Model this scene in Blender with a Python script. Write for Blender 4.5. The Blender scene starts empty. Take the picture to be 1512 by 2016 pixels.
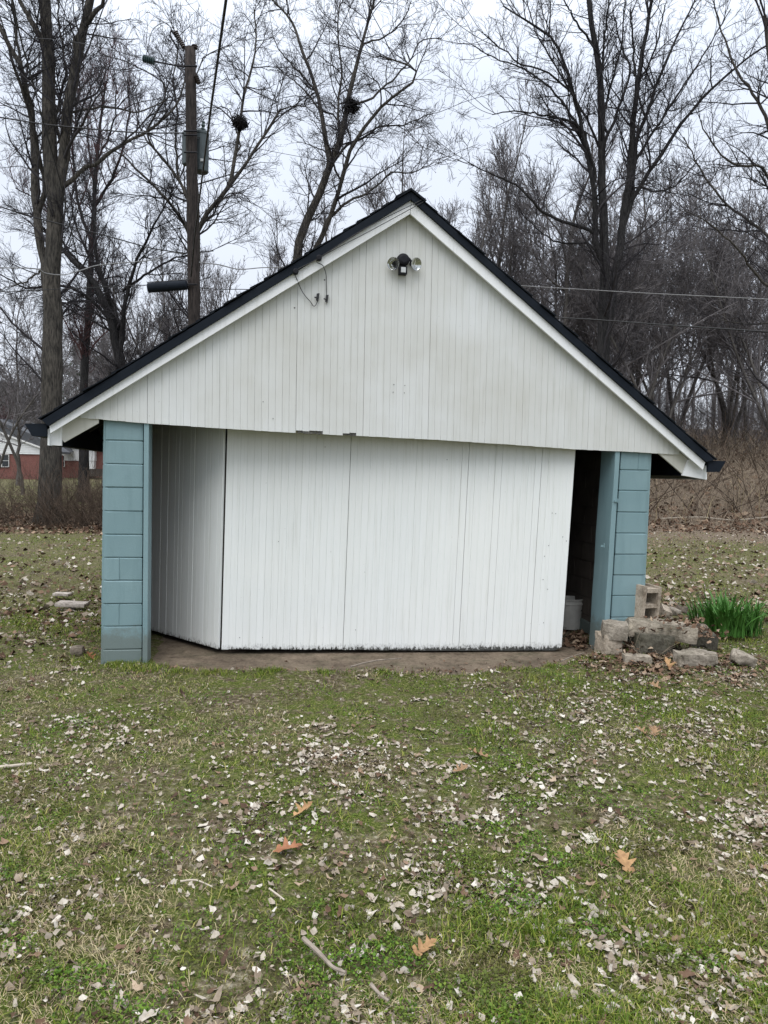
import bpy, bmesh, math, random
import numpy as np
from mathutils import Vector, Matrix
random.seed(7); rng = np.random.default_rng(11)
scene = bpy.context.scene
COL = scene.collection

# ------------------------------------------------------------------ camera
F_PX = 1450.0; CAM = np.array([0.0, 0.0, 1.75]); TH = math.radians(3.0); RO = math.atan(0.02)
R0 = np.array([1.0, 0, 0]); FW = np.array([0, math.cos(TH), -math.sin(TH)]); U0 = np.array([0, math.sin(TH), math.cos(TH)])
RV = math.cos(RO) * R0 + math.sin(RO) * U0; UV = -math.sin(RO) * R0 + math.cos(RO) * U0
cam_d = bpy.data.cameras.new('camera'); cam = bpy.data.objects.new('camera', cam_d); COL.objects.link(cam)
cam.matrix_world = Matrix(((RV[0], UV[0], -FW[0], CAM[0]), (RV[1], UV[1], -FW[1], CAM[1]), (RV[2], UV[2], -FW[2], CAM[2]), (0, 0, 0, 1)))
cam_d.sensor_fit = 'HORIZONTAL'; cam_d.sensor_width = 36.0; cam_d.lens = 36.0 * F_PX / 1512.0
cam_d.clip_start = 0.05; cam_d.clip_end = 2000
scene.camera = cam

# ------------------------------------------------------------------ sky and sun (overcast)
SUN_EL, SUN_ROT = math.radians(58), math.radians(200)
world = bpy.data.worlds.new('World'); scene.world = world; world.use_nodes = True
wn = world.node_tree; wn.nodes.clear()
def W(t, **k):
    n = wn.nodes.new(t)
    for a, b in k.items(): setattr(n, a, b)
    return n
w_out = W('ShaderNodeOutputWorld'); w_bg = W('ShaderNodeBackground'); w_bg.inputs['Strength'].default_value = 0.1
w_sky = W('ShaderNodeTexSky', sky_type='NISHITA', sun_disc=False, sun_elevation=SUN_EL, sun_rotation=SUN_ROT)
w_tc = W('ShaderNodeTexCoord'); w_sep = W('ShaderNodeSeparateXYZ'); w_map = W('ShaderNodeMapRange')
w_map.inputs['From Min'].default_value = 0.0; w_map.inputs['From Max'].default_value = 1.0
w_noise = W('ShaderNodeTexNoise'); w_noise.inputs['Scale'].default_value = 2.2; w_noise.inputs['Detail'].default_value = 4
w_ramp = W('ShaderNodeValToRGB')
w_ramp.color_ramp.elements[0].position = 0.0; w_ramp.color_ramp.elements[0].color = (6.3, 6.6, 7.2, 1)
w_ramp.color_ramp.elements[1].position = 1.0; w_ramp.color_ramp.elements[1].color = (17.5, 18.0, 18.8, 1)
e = w_ramp.color_ramp.elements.new(0.45); e.color = (6.9, 7.5, 8.6, 1)
w_mixn = W('ShaderNodeMix', data_type='RGBA', blend_type='MULTIPLY'); w_mixn.inputs[0].default_value = 1.0
w_nr = W('ShaderNodeMapRange'); w_nr.inputs['From Min'].default_value = 0.3; w_nr.inputs['From Max'].default_value = 0.7
w_nr.inputs['To Min'].default_value = 0.93; w_nr.inputs['To Max'].default_value = 1.07
w_mix = W('ShaderNodeMix', data_type='RGBA'); w_mix.inputs[0].default_value = 0.93
L = wn.links.new
L(w_tc.outputs['Generated'], w_sep.inputs[0]); L(w_sep.outputs['Z'], w_map.inputs['Value']); L(w_map.outputs[0], w_ramp.inputs[0])
L(w_tc.outputs['Generated'], w_noise.inputs['Vector']); L(w_noise.outputs['Fac'], w_nr.inputs['Value'])
L(w_ramp.outputs[0], w_mixn.inputs[6]); L(w_nr.outputs[0], w_mixn.inputs[7])
L(w_sky.outputs[0], w_mix.inputs[6]); L(w_mixn.outputs[2], w_mix.inputs[7])
L(w_mix.outputs[2], w_bg.inputs['Color']); L(w_bg.outputs[0], w_out.inputs['Surface'])
sun_d = bpy.data.lights.new('sun', 'SUN'); sun_d.energy = 1.4; sun_d.angle = math.radians(50); sun_d.color = (1.0, 0.98, 0.95)
sun = bpy.data.objects.new('sun', sun_d); COL.objects.link(sun)
sdir = Vector((math.sin(SUN_ROT) * math.cos(SUN_EL), math.cos(SUN_ROT) * math.cos(SUN_EL), math.sin(SUN_EL)))
sun.rotation_euler = sdir.to_track_quat('Z', 'Y').to_euler(); sun.location = (-4, -8, 20)
vs = scene.view_settings; vs.view_transform = 'Standard'; vs.look = 'None'; vs.gamma = 1; vs.use_curve_mapping = False
vs.exposure = 0.43

# ------------------------------------------------------------------ helpers
def ray(px, py):
    return FW + (px - 756.0) / F_PX * RV - (py - 1008.0) / F_PX * UV
def at_y(px, py, Y):
    d = ray(px, py); return CAM + d * (Y / d[1])
def at_z(px, py, z):
    d = ray(px, py); return CAM + d * ((z - CAM[2]) / d[2])
def lin(r, g, b):
    f = lambda c: (c / 255.0 / 12.92) if c <= 10 else ((c / 255.0 + 0.055) / 1.055) ** 2.4
    return (f(r), f(g), f(b), 1.0)

def mesh_np(name, V, faces):
    """faces: list of int arrays (m,k)"""
    me = bpy.data.meshes.new(name)
    V = np.asarray(V, np.float32).reshape(-1, 3)
    faces = [np.asarray(f, np.int32) for f in faces if len(f)]
    loops = np.concatenate([f.ravel() for f in faces]); sizes = np.concatenate([np.full(len(f), f.shape[1], np.int32) for f in faces])
    starts = np.concatenate([[0], np.cumsum(sizes)[:-1]]).astype(np.int32)
    me.vertices.add(len(V)); me.vertices.foreach_set('co', V.ravel())
    me.loops.add(len(loops)); me.loops.foreach_set('vertex_index', loops)
    me.polygons.add(len(sizes)); me.polygons.foreach_set('loop_start', starts); me.polygons.foreach_set('loop_total', sizes)
    me.update(calc_edges=True); me.validate(); return me
def smooth(me):
    me.polygons.foreach_set('use_smooth', np.ones(len(me.polygons), bool)); return me
def link(name, me, mat=None, parent=None, loc=None):
    o = bpy.data.objects.new(name, me); COL.objects.link(o)
    if mat is not None and not me.materials: me.materials.append(mat)
    if parent is not None: o.parent = parent
    if loc is not None: o.location = loc
    return o
def tag(o, label=None, cat=None, group=None, kind=None):
    if label: o['label'] = label
    if cat: o['category'] = cat
    if group: o['group'] = group
    if kind: o['kind'] = kind
    return o
def thing(name, loc, label, cat, group=None, rz=0.0):
    o = bpy.data.objects.new(name, None); COL.objects.link(o); o.empty_display_size = 0.1
    o.location = tuple(float(v) for v in loc); o.rotation_euler = (0, 0, rz)
    return tag(o, label, cat, group)
class MB:
    """collects polygons into one mesh"""
    def __init__(s): s.v = []; s.f = []
    def add(s, vs, fs):
        b = len(s.v); s.v += [tuple(float(c) for c in p) for p in vs]; s.f += [tuple(i + b for i in f) for f in fs]; return s
    def hexa(s, p):   # p: 8 points, 0-3 bottom ring, 4-7 top ring
        return s.add(p, [(3, 2, 1, 0), (4, 5, 6, 7), (0, 1, 5, 4), (1, 2, 6, 5), (2, 3, 7, 6), (3, 0, 4, 7)])
    def box(s, x0, x1, y0, y1, z0, z1):
        return s.hexa([(x0, y0, z0), (x1, y0, z0), (x1, y1, z0), (x0, y1, z0), (x0, y0, z1), (x1, y0, z1), (x1, y1, z1), (x0, y1, z1)])
    def loft(s, rings, cap=True):
        n = len(rings[0]); vs_ = [p for r in rings for p in r]; fs = []
        for i in range(len(rings) - 1):
            for j in range(n):
                k = (j + 1) % n; fs.append((i * n + j, i * n + k, (i + 1) * n + k, (i + 1) * n + j))
        if cap: fs.append(tuple(reversed(range(n)))); fs.append(tuple((len(rings) - 1) * n + j for j in range(n)))
        return s.add(vs_, fs)
    def tube(s, pts, rad, k=8, cap=True):
        pts = [np.array(p, float) for p in pts]; rings = []
        for i, p in enumerate(pts):
            t = pts[min(i + 1, len(pts) - 1)] - pts[max(i - 1, 0)]; t /= (np.linalg.norm(t) + 1e-9)
            ref = np.array([0, 0, 1.0]) if abs(t[2]) < 0.9 else np.array([1.0, 0, 0])
            a = np.cross(ref, t); a /= np.linalg.norm(a); b = np.cross(t, a)
            r = rad[i] if hasattr(rad, '__len__') else rad
            rings.append([p + r * (math.cos(q) * a + math.sin(q) * b) for q in [2 * math.pi * j / k for j in range(k)]])
        return s.loft(rings, cap)
    def lathe(s, prof, org, axis, k=16):   # prof: (dist along axis, radius)
        ax = np.array(axis, float); ax /= np.linalg.norm(ax)
        return s.tube([np.array(org, float) + ax * h for h, r in prof], [max(r, 1e-4) for h, r in prof], k) if False else s._lathe(prof, org, ax, k)
    def _lathe(s, prof, org, t, k):
        ref = np.array([0, 0, 1.0]) if abs(t[2]) < 0.9 else np.array([1.0, 0, 0])
        a = np.cross(ref, t); a /= np.linalg.norm(a); b = np.cross(t, a)
        return s.loft([[np.array(org, float) + t * h + max(r, 1e-4) * (math.cos(q) * a + math.sin(q) * b) for q in [2 * math.pi * j / k for j in range(k)]] for h, r in prof])
    def build(s, name, mat, parent=None, loc=None, org=None, sm=False):
        v = s.v if org is None else [(p[0] - org[0], p[1] - org[1], p[2] - org[2]) for p in s.v]
        me = bpy.data.meshes.new(name); me.from_pydata(v, [], s.f); me.update()
        bm = bmesh.new(); bm.from_mesh(me); bmesh.ops.recalc_face_normals(bm, faces=bm.faces); bm.to_mesh(me); bm.free()
        if sm: smooth(me)
        return link(name, me, mat, parent, loc)

_perm = rng.random((512, 512))
def vnoise(x, y, sc=1.0, seed=0):
    x = np.asarray(x, float) * sc + seed * 37.1 + 900; y = np.asarray(y, float) * sc + seed * 17.7 + 900
    xi = np.floor(x).astype(int); yi = np.floor(y).astype(int); fx = x - xi; fy = y - yi
    fx = fx * fx * (3 - 2 * fx); fy = fy * fy * (3 - 2 * fy); g = lambda a, b: _perm[a % 512, b % 512]
    return (g(xi, yi) * (1 - fx) + g(xi + 1, yi) * fx) * (1 - fy) + (g(xi, yi + 1) * (1 - fx) + g(xi + 1, yi + 1) * fx) * fy
def fbm(x, y, sc, seed=0, o=4):
    t = 0; a = 0.5; n = 0
    for i in range(o): t = t + a * vnoise(x, y, sc * 2 ** i, seed + i); n += a; a *= 0.5
    return t / n
def sstep(a, b, x): t = np.clip((np.asarray(x, float) - a) / (b - a), 0, 1); return t * t * (3 - 2 * t)

# ------------------------------------------------------------------ materials
def mat_new(name):
    m = bpy.data.materials.new(name); m.use_nodes = True; nt = m.node_tree
    return m, nt, nt.nodes['Principled BSDF']
def N(nt, t, **k):
    n = nt.nodes.new(t)
    for a, b in k.items(): setattr(n, a, b)
    return n
def ramp(nt, fac, stops):
    r = N(nt, 'ShaderNodeValToRGB'); cr = r.color_ramp
    while len(cr.elements) < len(stops): cr.elements.new(0.5)
    for e_, (p, c) in zip(cr.elements, stops): e_.position = p; e_.color = c if len(c) == 4 else (*c, 1)
    nt.links.new(fac, r.inputs[0]); return r.outputs[0]
def noise(nt, scale, detail=4, vec=None, rough=0.6, stretch=None, space='Object'):
    n = N(nt, 'ShaderNodeTexNoise'); n.inputs['Scale'].default_value = scale; n.inputs['Detail'].default_value = detail; n.inputs['Roughness'].default_value = rough
    tc = N(nt, 'ShaderNodeTexCoord'); src = tc.outputs[space] if vec is None else vec
    if stretch:
        mp = N(nt, 'ShaderNodeMapping'); mp.inputs['Scale'].default_value = stretch; nt.links.new(src, mp.inputs['Vector']); src = mp.outputs[0]
    nt.links.new(src, n.inputs['Vector']); return n.outputs['Fac']
def mix(nt, fac, a, b, mode='MIX'):
    m = N(nt, 'ShaderNodeMix', data_type='RGBA', blend_type=mode)
    for idx, v in ((0, fac), (6, a), (7, b)):
        if hasattr(v, 'links') or isinstance(v, bpy.types.NodeSocket): nt.links.new(v, m.inputs[idx])
        else: m.inputs[idx].default_value = v if idx == 0 else (v if len(v) == 4 else (*v, 1))
    return m.outputs[2]
def bump(nt, p, h, strength=0.3, dist=0.02):
    b = N(nt, 'ShaderNodeBump'); b.inputs['Strength'].default_value = strength; b.inputs['Distance'].default_value = dist
    nt.links.new(h, b.inputs['Height']); nt.links.new(b.outputs[0], p.inputs['Normal'])
def wpos(nt): return N(nt, 'ShaderNodeNewGeometry').outputs['Position']
def simple(name, c, rough=0.7, metal=0.0, c2=None, sc=8, bs=0.0, stretch=None, spec=0.5):
    m, nt, p = mat_new(name); p.inputs['Roughness'].default_value = rough; p.inputs['Metallic'].default_value = metal
    p.inputs['Specular IOR Level'].default_value = spec
    c2 = c2 or tuple(min(1, v * 0.72) for v in c[:3])
    n = noise(nt, sc, 5, stretch=stretch)
    nt.links.new(ramp(nt, n, [(0.3, (*c2[:3], 1)), (0.7, (*c[:3], 1))]), p.inputs['Base Color'])
    if bs: bump(nt, p, n, bs, 0.01)
    return m

def paint_white(name, base, warm, warm_amt, dirt_line=False, gen_rot=0.0):
    m, nt, p = mat_new(name); p.inputs['Roughness'].default_value = 0.62; p.inputs['Specular IOR Level'].default_value = 0.25
    pos = wpos(nt)
    big = noise(nt, 0.9, 4, pos, 0.6); streak = noise(nt, 1.0, 6, pos, 0.65, stretch=(30, 30, 1.3)); fine = noise(nt, 1.0, 5, pos, 0.7, stretch=(160, 160, 9))
    r = N(nt, 'ShaderNodeObjectInfo').outputs['Random']
    c = mix(nt, ramp(nt, big, [(0.35, (0, 0, 0)), (0.65, (1, 1, 1))]), base, warm)
    c = mix(nt, warm_amt, base, c)
    c = mix(nt, 1.0, c, ramp(nt, streak, [(0.25, (0.86, 0.86, 0.835)), (0.46, (0.985, 0.985, 0.98)), (0.6, (1, 1, 1))]), 'MULTIPLY')
    c = mix(nt, 1.0, c, ramp(nt, fine, [(0.2, (0.94, 0.94, 0.935)), (0.45, (1, 1, 1))]), 'MULTIPLY')
    c = mix(nt, 1.0, c, ramp(nt, r, [(0.0, (0.97, 0.97, 0.965)), (1.0, (1.0, 1.0, 1.0))]), 'MULTIPLY')
    if dirt_line:   # rot and mould at the worn lower board ends
        sep = N(nt, 'ShaderNodeSeparateXYZ'); nt.links.new(pos, sep.inputs[0])
        ns = noise(nt, 1.0, 5, pos, 0.75, stretch=(45, 45, 26))
        ad = N(nt, 'ShaderNodeMath', operation='MULTIPLY_ADD'); nt.links.new(ns, ad.inputs[0]); ad.inputs[1].default_value = -0.2; sh = N(nt, 'ShaderNodeMath', operation='ADD'); sh.inputs[1].default_value = 0.062; nt.links.new(sep.outputs['Z'], sh.inputs[0]); nt.links.new(sh.outputs[0], ad.inputs[2])
        c = mix(nt, ramp(nt, ad.outputs[0], [(0.0, (1, 1, 1)), (0.008, (0.35, 0.35, 0.35)), (0.05, (0, 0, 0))]), c, (0.06, 0.06, 0.055))
    sp = noise(nt, 1.0, 3, pos, 0.5, stretch=(60, 60, 34))
    c = mix(nt, ramp(nt, sp, [(0.755, (0, 0, 0)), (0.79, (0.7, 0.7, 0.7))]), c, (0.16, 0.15, 0.13))
    nt.links.new(c, p.inputs['Base Color']); bump(nt, p, fine, 0.12, 0.004)
    return m
M = {}
M['door'] = paint_white('door paint', (0.81, 0.825, 0.805), (0.76, 0.785, 0.775), 0.8, True)
M['gable'] = paint_white('gable paint', (0.67, 0.685, 0.68), (0.56, 0.56, 0.525), 0.9)
M['trimw'] = paint_white('trim paint', (0.84, 0.85, 0.86), (0.78, 0.79, 0.79), 0.6)
M['beige'] = paint_white('lookout paint', (0.58, 0.57, 0.52), (0.5, 0.49, 0.43), 0.7)
def teal():
    m, nt, p = mat_new('teal paint'); p.inputs['Roughness'].default_value = 0.5; p.inputs['Specular IOR Level'].default_value = 0.35
    pos = wpos(nt); n = noise(nt, 1.6, 4, pos); f = noise(nt, 70, 5, pos, 0.7); st = noise(nt, 1.0, 5, pos, 0.6, stretch=(14, 14, 2))
    c = ramp(nt, n, [(0.3, (0.182, 0.282, 0.305)), (0.7, (0.215, 0.318, 0.338))])
    c = mix(nt, 1.0, c, ramp(nt, st, [(0.25, (0.87, 0.89, 0.89)), (0.5, (1, 1, 1))]), 'MULTIPLY')
    c = mix(nt, ramp(nt, f, [(0.72, (0, 0, 0)), (0.8, (0.4, 0.4, 0.4))]), c, (0.3, 0.36, 0.36))
    r = N(nt, 'ShaderNodeObjectInfo').outputs['Random']; c = mix(nt, 1.0, c, ramp(nt, r, [(0, (0.93, 0.94, 0.94)), (1, (1.04, 1.03, 1.03))]), 'MULTIPLY')
    sep = N(nt, 'ShaderNodeSeparateXYZ'); nt.links.new(pos, sep.inputs[0]); sp = noise(nt, 12, 5, pos, .75); ad = N(nt, 'ShaderNodeMath', operation='MULTIPLY_ADD'); nt.links.new(sp, ad.inputs[0]); ad.inputs[1].default_value = -.45; nt.links.new(sep.outputs['Z'], ad.inputs[2])
    c = mix(nt, ramp(nt, ad.outputs[0], [(0.0, (.55,) * 3), (0.12, (0, 0, 0))]), c, (0.12, 0.115, 0.085))
    nt.links.new(c, p.inputs['Base Color']); bump(nt, p, f, 0.3, 0.006); return m
M['teal'] = teal()
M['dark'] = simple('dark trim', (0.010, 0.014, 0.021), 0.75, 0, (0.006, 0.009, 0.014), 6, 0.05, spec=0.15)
M['shingle'] = simple('asphalt shingle', (0.018, 0.021, 0.026), 0.95, 0, (0.008, 0.010, 0.013), 120, 0.5, spec=0.1)
M['rawwood'] = simple('raw wood', (0.06, 0.05, 0.043), 0.85, 0, (0.025, 0.021, 0.018), 9, 0.3, (6, 6, 1))
M['backing'] = simple('weathered backing', (0.13, 0.125, 0.115), 0.85, 0, (0.05, 0.048, 0.045), 14, 0.3)
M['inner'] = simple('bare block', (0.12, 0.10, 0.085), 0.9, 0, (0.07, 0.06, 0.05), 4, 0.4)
M['black'] = simple('black rubber', (0.012, 0.012, 0.014), 0.5)
M['fixture'] = simple('bronze metal', (0.012, 0.012, 0.016), 0.6, 0.1, spec=0.2)
M['chrome'] = simple('reflector', (0.75, 0.75, 0.74), 0.18, 1.0, (0.6, 0.6, 0.6))
M['sensor'] = simple('sensor lens', (0.6, 0.62, 0.62), 0.3)
def glass():
    m, nt, p = mat_new('clear glass'); p.inputs['Base Color'].default_value = (0.9, 0.92, 0.92, 1); p.inputs['Roughness'].default_value = 0.03
    p.inputs['Transmission Weight'].default_value = 1.0; p.inputs['IOR'].default_value = 1.2; return m
M['glass'] = glass()
def concrete(name, a, b, moss=0.3, sc=3.0):
    m, nt, p = mat_new(name); p.inputs['Roughness'].default_value = 0.92; p.inputs['Specular IOR Level'].default_value = 0.2
    pos = wpos(nt); n = noise(nt, sc, 6, pos, 0.65); f = noise(nt, 45, 6, pos, 0.75); g = noise(nt, sc * 1.7, 5, pos, 0.7)
    c = ramp(nt, n, [(0.28, b), (0.7, a)])
    c = mix(nt, ramp(nt, g, [(0.5, (0, 0, 0)), (0.68, (moss, moss, moss))]), c, (0.075, 0.075, 0.045))
    h2 = noise(nt, 9, 6, pos, 0.7); c = mix(nt, 1.0, c, ramp(nt, h2, [(0.3, (0.5, 0.47, 0.43)), (0.5, (0.95, 0.94, 0.92)), (0.7, (1.12, 1.1, 1.06))]), 'MULTIPLY')
    c = mix(nt, 1.0, c, ramp(nt, f, [(0.3, (0.5, 0.48, 0.46)), (0.55, (1, 1, 1))]), 'MULTIPLY')
    nt.links.new(c, p.inputs['Base Color']); bump(nt, p, f, 0.6, 0.012); return m
M['concrete'] = concrete('old concrete', (0.45, 0.40, 0.33), (0.24, 0.21, 0.17), 0.55)
M['concrete_dk'] = concrete('mossy concrete', (0.16, 0.15, 0.12), (0.07, 0.067, 0.055), 0.7)
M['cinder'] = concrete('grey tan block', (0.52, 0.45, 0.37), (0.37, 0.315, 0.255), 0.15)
M['stone'] = concrete('pale stone', (0.44, 0.395, 0.335), (0.25, 0.22, 0.185), 0.45)
M['paleflat'] = concrete('pale flat stone', (0.60, 0.55, 0.51), (0.42, 0.38, 0.35), 0.1)
M['rockbrown'] = concrete('brown rock', (0.27, 0.23, 0.19), (0.16, 0.135, 0.11), 0.3)
M['apron'] = concrete('stained apron', (0.25, 0.20, 0.15), (0.105, 0.08, 0.06), 0.6, 1.9)
def bark(name, a, b, sc=5.0, st=0.9):
    m, nt, p = mat_new(name); p.inputs['Roughness'].default_value = 0.95; p.inputs['Specular IOR Level'].default_value = 0.1
    pos = wpos(nt); n = noise(nt, sc, 6, pos, 0.7, stretch=(3.2, 3.2, 0.5)); g = noise(nt, 1.1, 3, pos, 0.6)
    c = ramp(nt, n, [(0.35, b), (0.62, a)])
    c = mix(nt, 1.0, c, ramp(nt, g, [(0.3, (0.75, 0.76, 0.74)), (0.7, (1.1, 1.08, 1.02))]), 'MULTIPLY')
    nt.links.new(c, p.inputs['Base Color']); bump(nt, p, n, st, 0.06); return m
M['bark'] = bark('grey bark', (0.115, 0.105, 0.095), (0.022, 0.021, 0.021), 7.0, 1.0)
M['bark_dk'] = bark('dark bark', (0.052, 0.050, 0.052), (0.015, 0.015, 0.017), 7.0, 1.0)
M['bark_haze'] = bark('distant bark', (0.15, 0.14, 0.135), (0.068, 0.063, 0.062), 3.0, 0.5)  # greyed and lightened: haze over the wood is put into this colour
def twig(name, a, b):
    m, nt, p = mat_new(name); p.inputs['Roughness'].default_value = 0.9; p.inputs['Specular IOR Level'].default_value = 0.1
    r = N(nt, 'ShaderNodeNewGeometry').outputs['Random Per Island']
    nt.links.new(ramp(nt, r, [(0, b), (1, a)]), p.inputs['Base Color']); return m
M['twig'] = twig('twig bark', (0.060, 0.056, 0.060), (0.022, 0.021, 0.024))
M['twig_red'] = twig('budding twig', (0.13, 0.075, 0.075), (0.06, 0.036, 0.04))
M['twig_haze'] = twig('distant twig', (0.20, 0.187, 0.19), (0.095, 0.088, 0.092))  # twig colour lightened likewise, in place of real haze
M['brush'] = twig('dry stem', (0.50, 0.41, 0.31), (0.15, 0.118, 0.09))
M['bramble'] = twig('bramble cane', (0.14, 0.105, 0.08), (0.05, 0.038, 0.03))
M['pole'] = bark('pole wood', (0.060, 0.050, 0.048), (0.020, 0.018, 0.018), 9.0, 0.5)
M['xfmr'] = simple('grey green steel', (0.065, 0.085, 0.09), 0.6, 0.1, (0.04, 0.052, 0.056), 5)
M['porcelain'] = simple('green glazed insulator', (0.045, 0.075, 0.075), 0.35)
M['porc_br'] = simple('brown glazed insulator', (0.035, 0.024, 0.022), 0.25)
M['wire'] = simple('black cable', (0.012, 0.012, 0.013), 0.6)
M['wire_lt'] = simple('weathered cable', (0.24, 0.24, 0.24), 0.6)
def islandmat(name, stops, rough=0.8, patch=None, trans=0.0, fine=None):
    m, nt, p = mat_new(name); p.inputs['Roughness'].default_value = rough; p.inputs['Specular IOR Level'].default_value = 0.2
    r = N(nt, 'ShaderNodeNewGeometry').outputs['Random Per Island']; c = ramp(nt, r, stops)
    pos = wpos(nt)
    if patch: c = mix(nt, ramp(nt, noise(nt, patch[0], 4, pos), [(0.42, (0, 0, 0)), (0.62, (patch[2],) * 3)]), c, patch[1])
    if fine: c = mix(nt, 1.0, c, ramp(nt, noise(nt, fine, 5, pos, 0.7), [(0.3, (0.6, 0.57, 0.53)), (0.6, (1, 1, 1))]), 'MULTIPLY')
    nt.links.new(c, p.inputs['Base Color'])
    return m
M['grass'] = islandmat('grass', [(0, (0.032, 0.066, 0.007)), (0.4, (0.088, 0.158, 0.014)), (0.75, (0.185, 0.235, 0.028)), (1, (0.36, 0.32, 0.11))], 0.7, (0.9, (0.17, 0.165, 0.035), 0.3))
M['straw'] = islandmat('straw', [(0, (0.30, 0.24, 0.13)), (0.6, (0.48, 0.41, 0.25)), (1, (0.22, 0.16, 0.09))])
M['clover'] = islandmat('clover', [(0, (0.024, 0.062, 0.007)), (0.5, (0.075, 0.15, 0.014)), (1, (0.15, 0.225, 0.026))], 0.6, (2.2, (0.085, 0.06, 0.022), 0.75))
M['litter'] = islandmat('bleached leaves', [(0, (0.13, 0.092, 0.064)), (0.3, (0.28, 0.23, 0.175)), (0.65, (0.44, 0.39, 0.325)), (1, (0.64, 0.60, 0.53))], 0.8, fine=38)
M['litter_br'] = islandmat('brown leaves', [(0, (0.06, 0.036, 0.024)), (0.5, (0.14, 0.085, 0.055)), (0.85, (0.26, 0.175, 0.12)), (1, (0.42, 0.33, 0.24))], 0.85, fine=25)
M['oak'] = islandmat('tan oak leaf', [(0, (0.36, 0.21, 0.10)), (1, (0.48, 0.30, 0.15))], 0.7, (14, (0.20, 0.11, 0.06), .6), fine=30)
M['oakdull'] = islandmat('faded oak leaf', [(0, (0.24, 0.145, 0.08)), (1, (0.34, 0.22, 0.13))], 0.7, fine=35)
M['oakred'] = islandmat('russet oak leaf', [(0, (0.30, 0.135, 0.07)), (1, (0.33, 0.15, 0.08))], 0.6, fine=22)
M['iris'] = islandmat('iris leaf', [(0, (0.02, 0.085, 0.018)), (0.5, (0.055, 0.165, 0.03)), (0.93, (0.13, 0.25, 0.06)), (1, (0.28, 0.27, 0.10))], 0.45)
M['needle'] = islandmat('evergreen needles', [(0, (0.02, 0.034, 0.022)), (1, (0.06, 0.08, 0.05))], 0.7)
M['stick'] = simple('dead stick', (0.33, 0.28, 0.23), 0.85, 0, (0.16, 0.13, 0.105), 20, 0.4)
M['palestick'] = simple('bleached stick', (0.52, 0.46, 0.38), 0.85, 0, (0.34, 0.29, 0.23), 20, 0.4)
M['bucket'] = simple('white plastic', (0.6, 0.6, 0.57), 0.4)
M['siding'] = simple('white siding', (0.68, 0.69, 0.69), 0.6, 0, (0.6, 0.61, 0.61), 2)
M['roof_far'] = simple('slate grey roof', (0.085, 0.09, 0.10), 0.9, 0, (0.06, 0.064, 0.072), 3)
M['winglass'] = simple('dark window glass', (0.02, 0.025, 0.03), 0.1)
M['winframe'] = simple('white frame', (0.75, 0.75, 0.74), 0.5)
def brick():
    m, nt, p = mat_new('red brick'); p.inputs['Roughness'].default_value = 0.9
    tc = N(nt, 'ShaderNodeTexCoord'); mp = N(nt, 'ShaderNodeMapping'); mp.inputs['Rotation'].default_value = (math.radians(90), 0, 0)
    b = N(nt, 'ShaderNodeTexBrick'); nt.links.new(tc.outputs['Object'], mp.inputs[0]); nt.links.new(mp.outputs[0], b.inputs['Vector'])
    b.inputs['Scale'].default_value = 1.0; b.inputs['Brick Width'].default_value = 0.21; b.inputs['Row Height'].default_value = 0.075; b.inputs['Mortar Size'].default_value = 0.006
    b.inputs['Color1'].default_value = (0.15, 0.045, 0.038, 1); b.inputs['Color2'].default_value = (0.19, 0.06, 0.048, 1); b.inputs['Mortar'].default_value = (0.22, 0.17, 0.15, 1)
    nt.links.new(b.outputs['Color'], p.inputs['Base Color']); return m
M['brick'] = brick()
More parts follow.
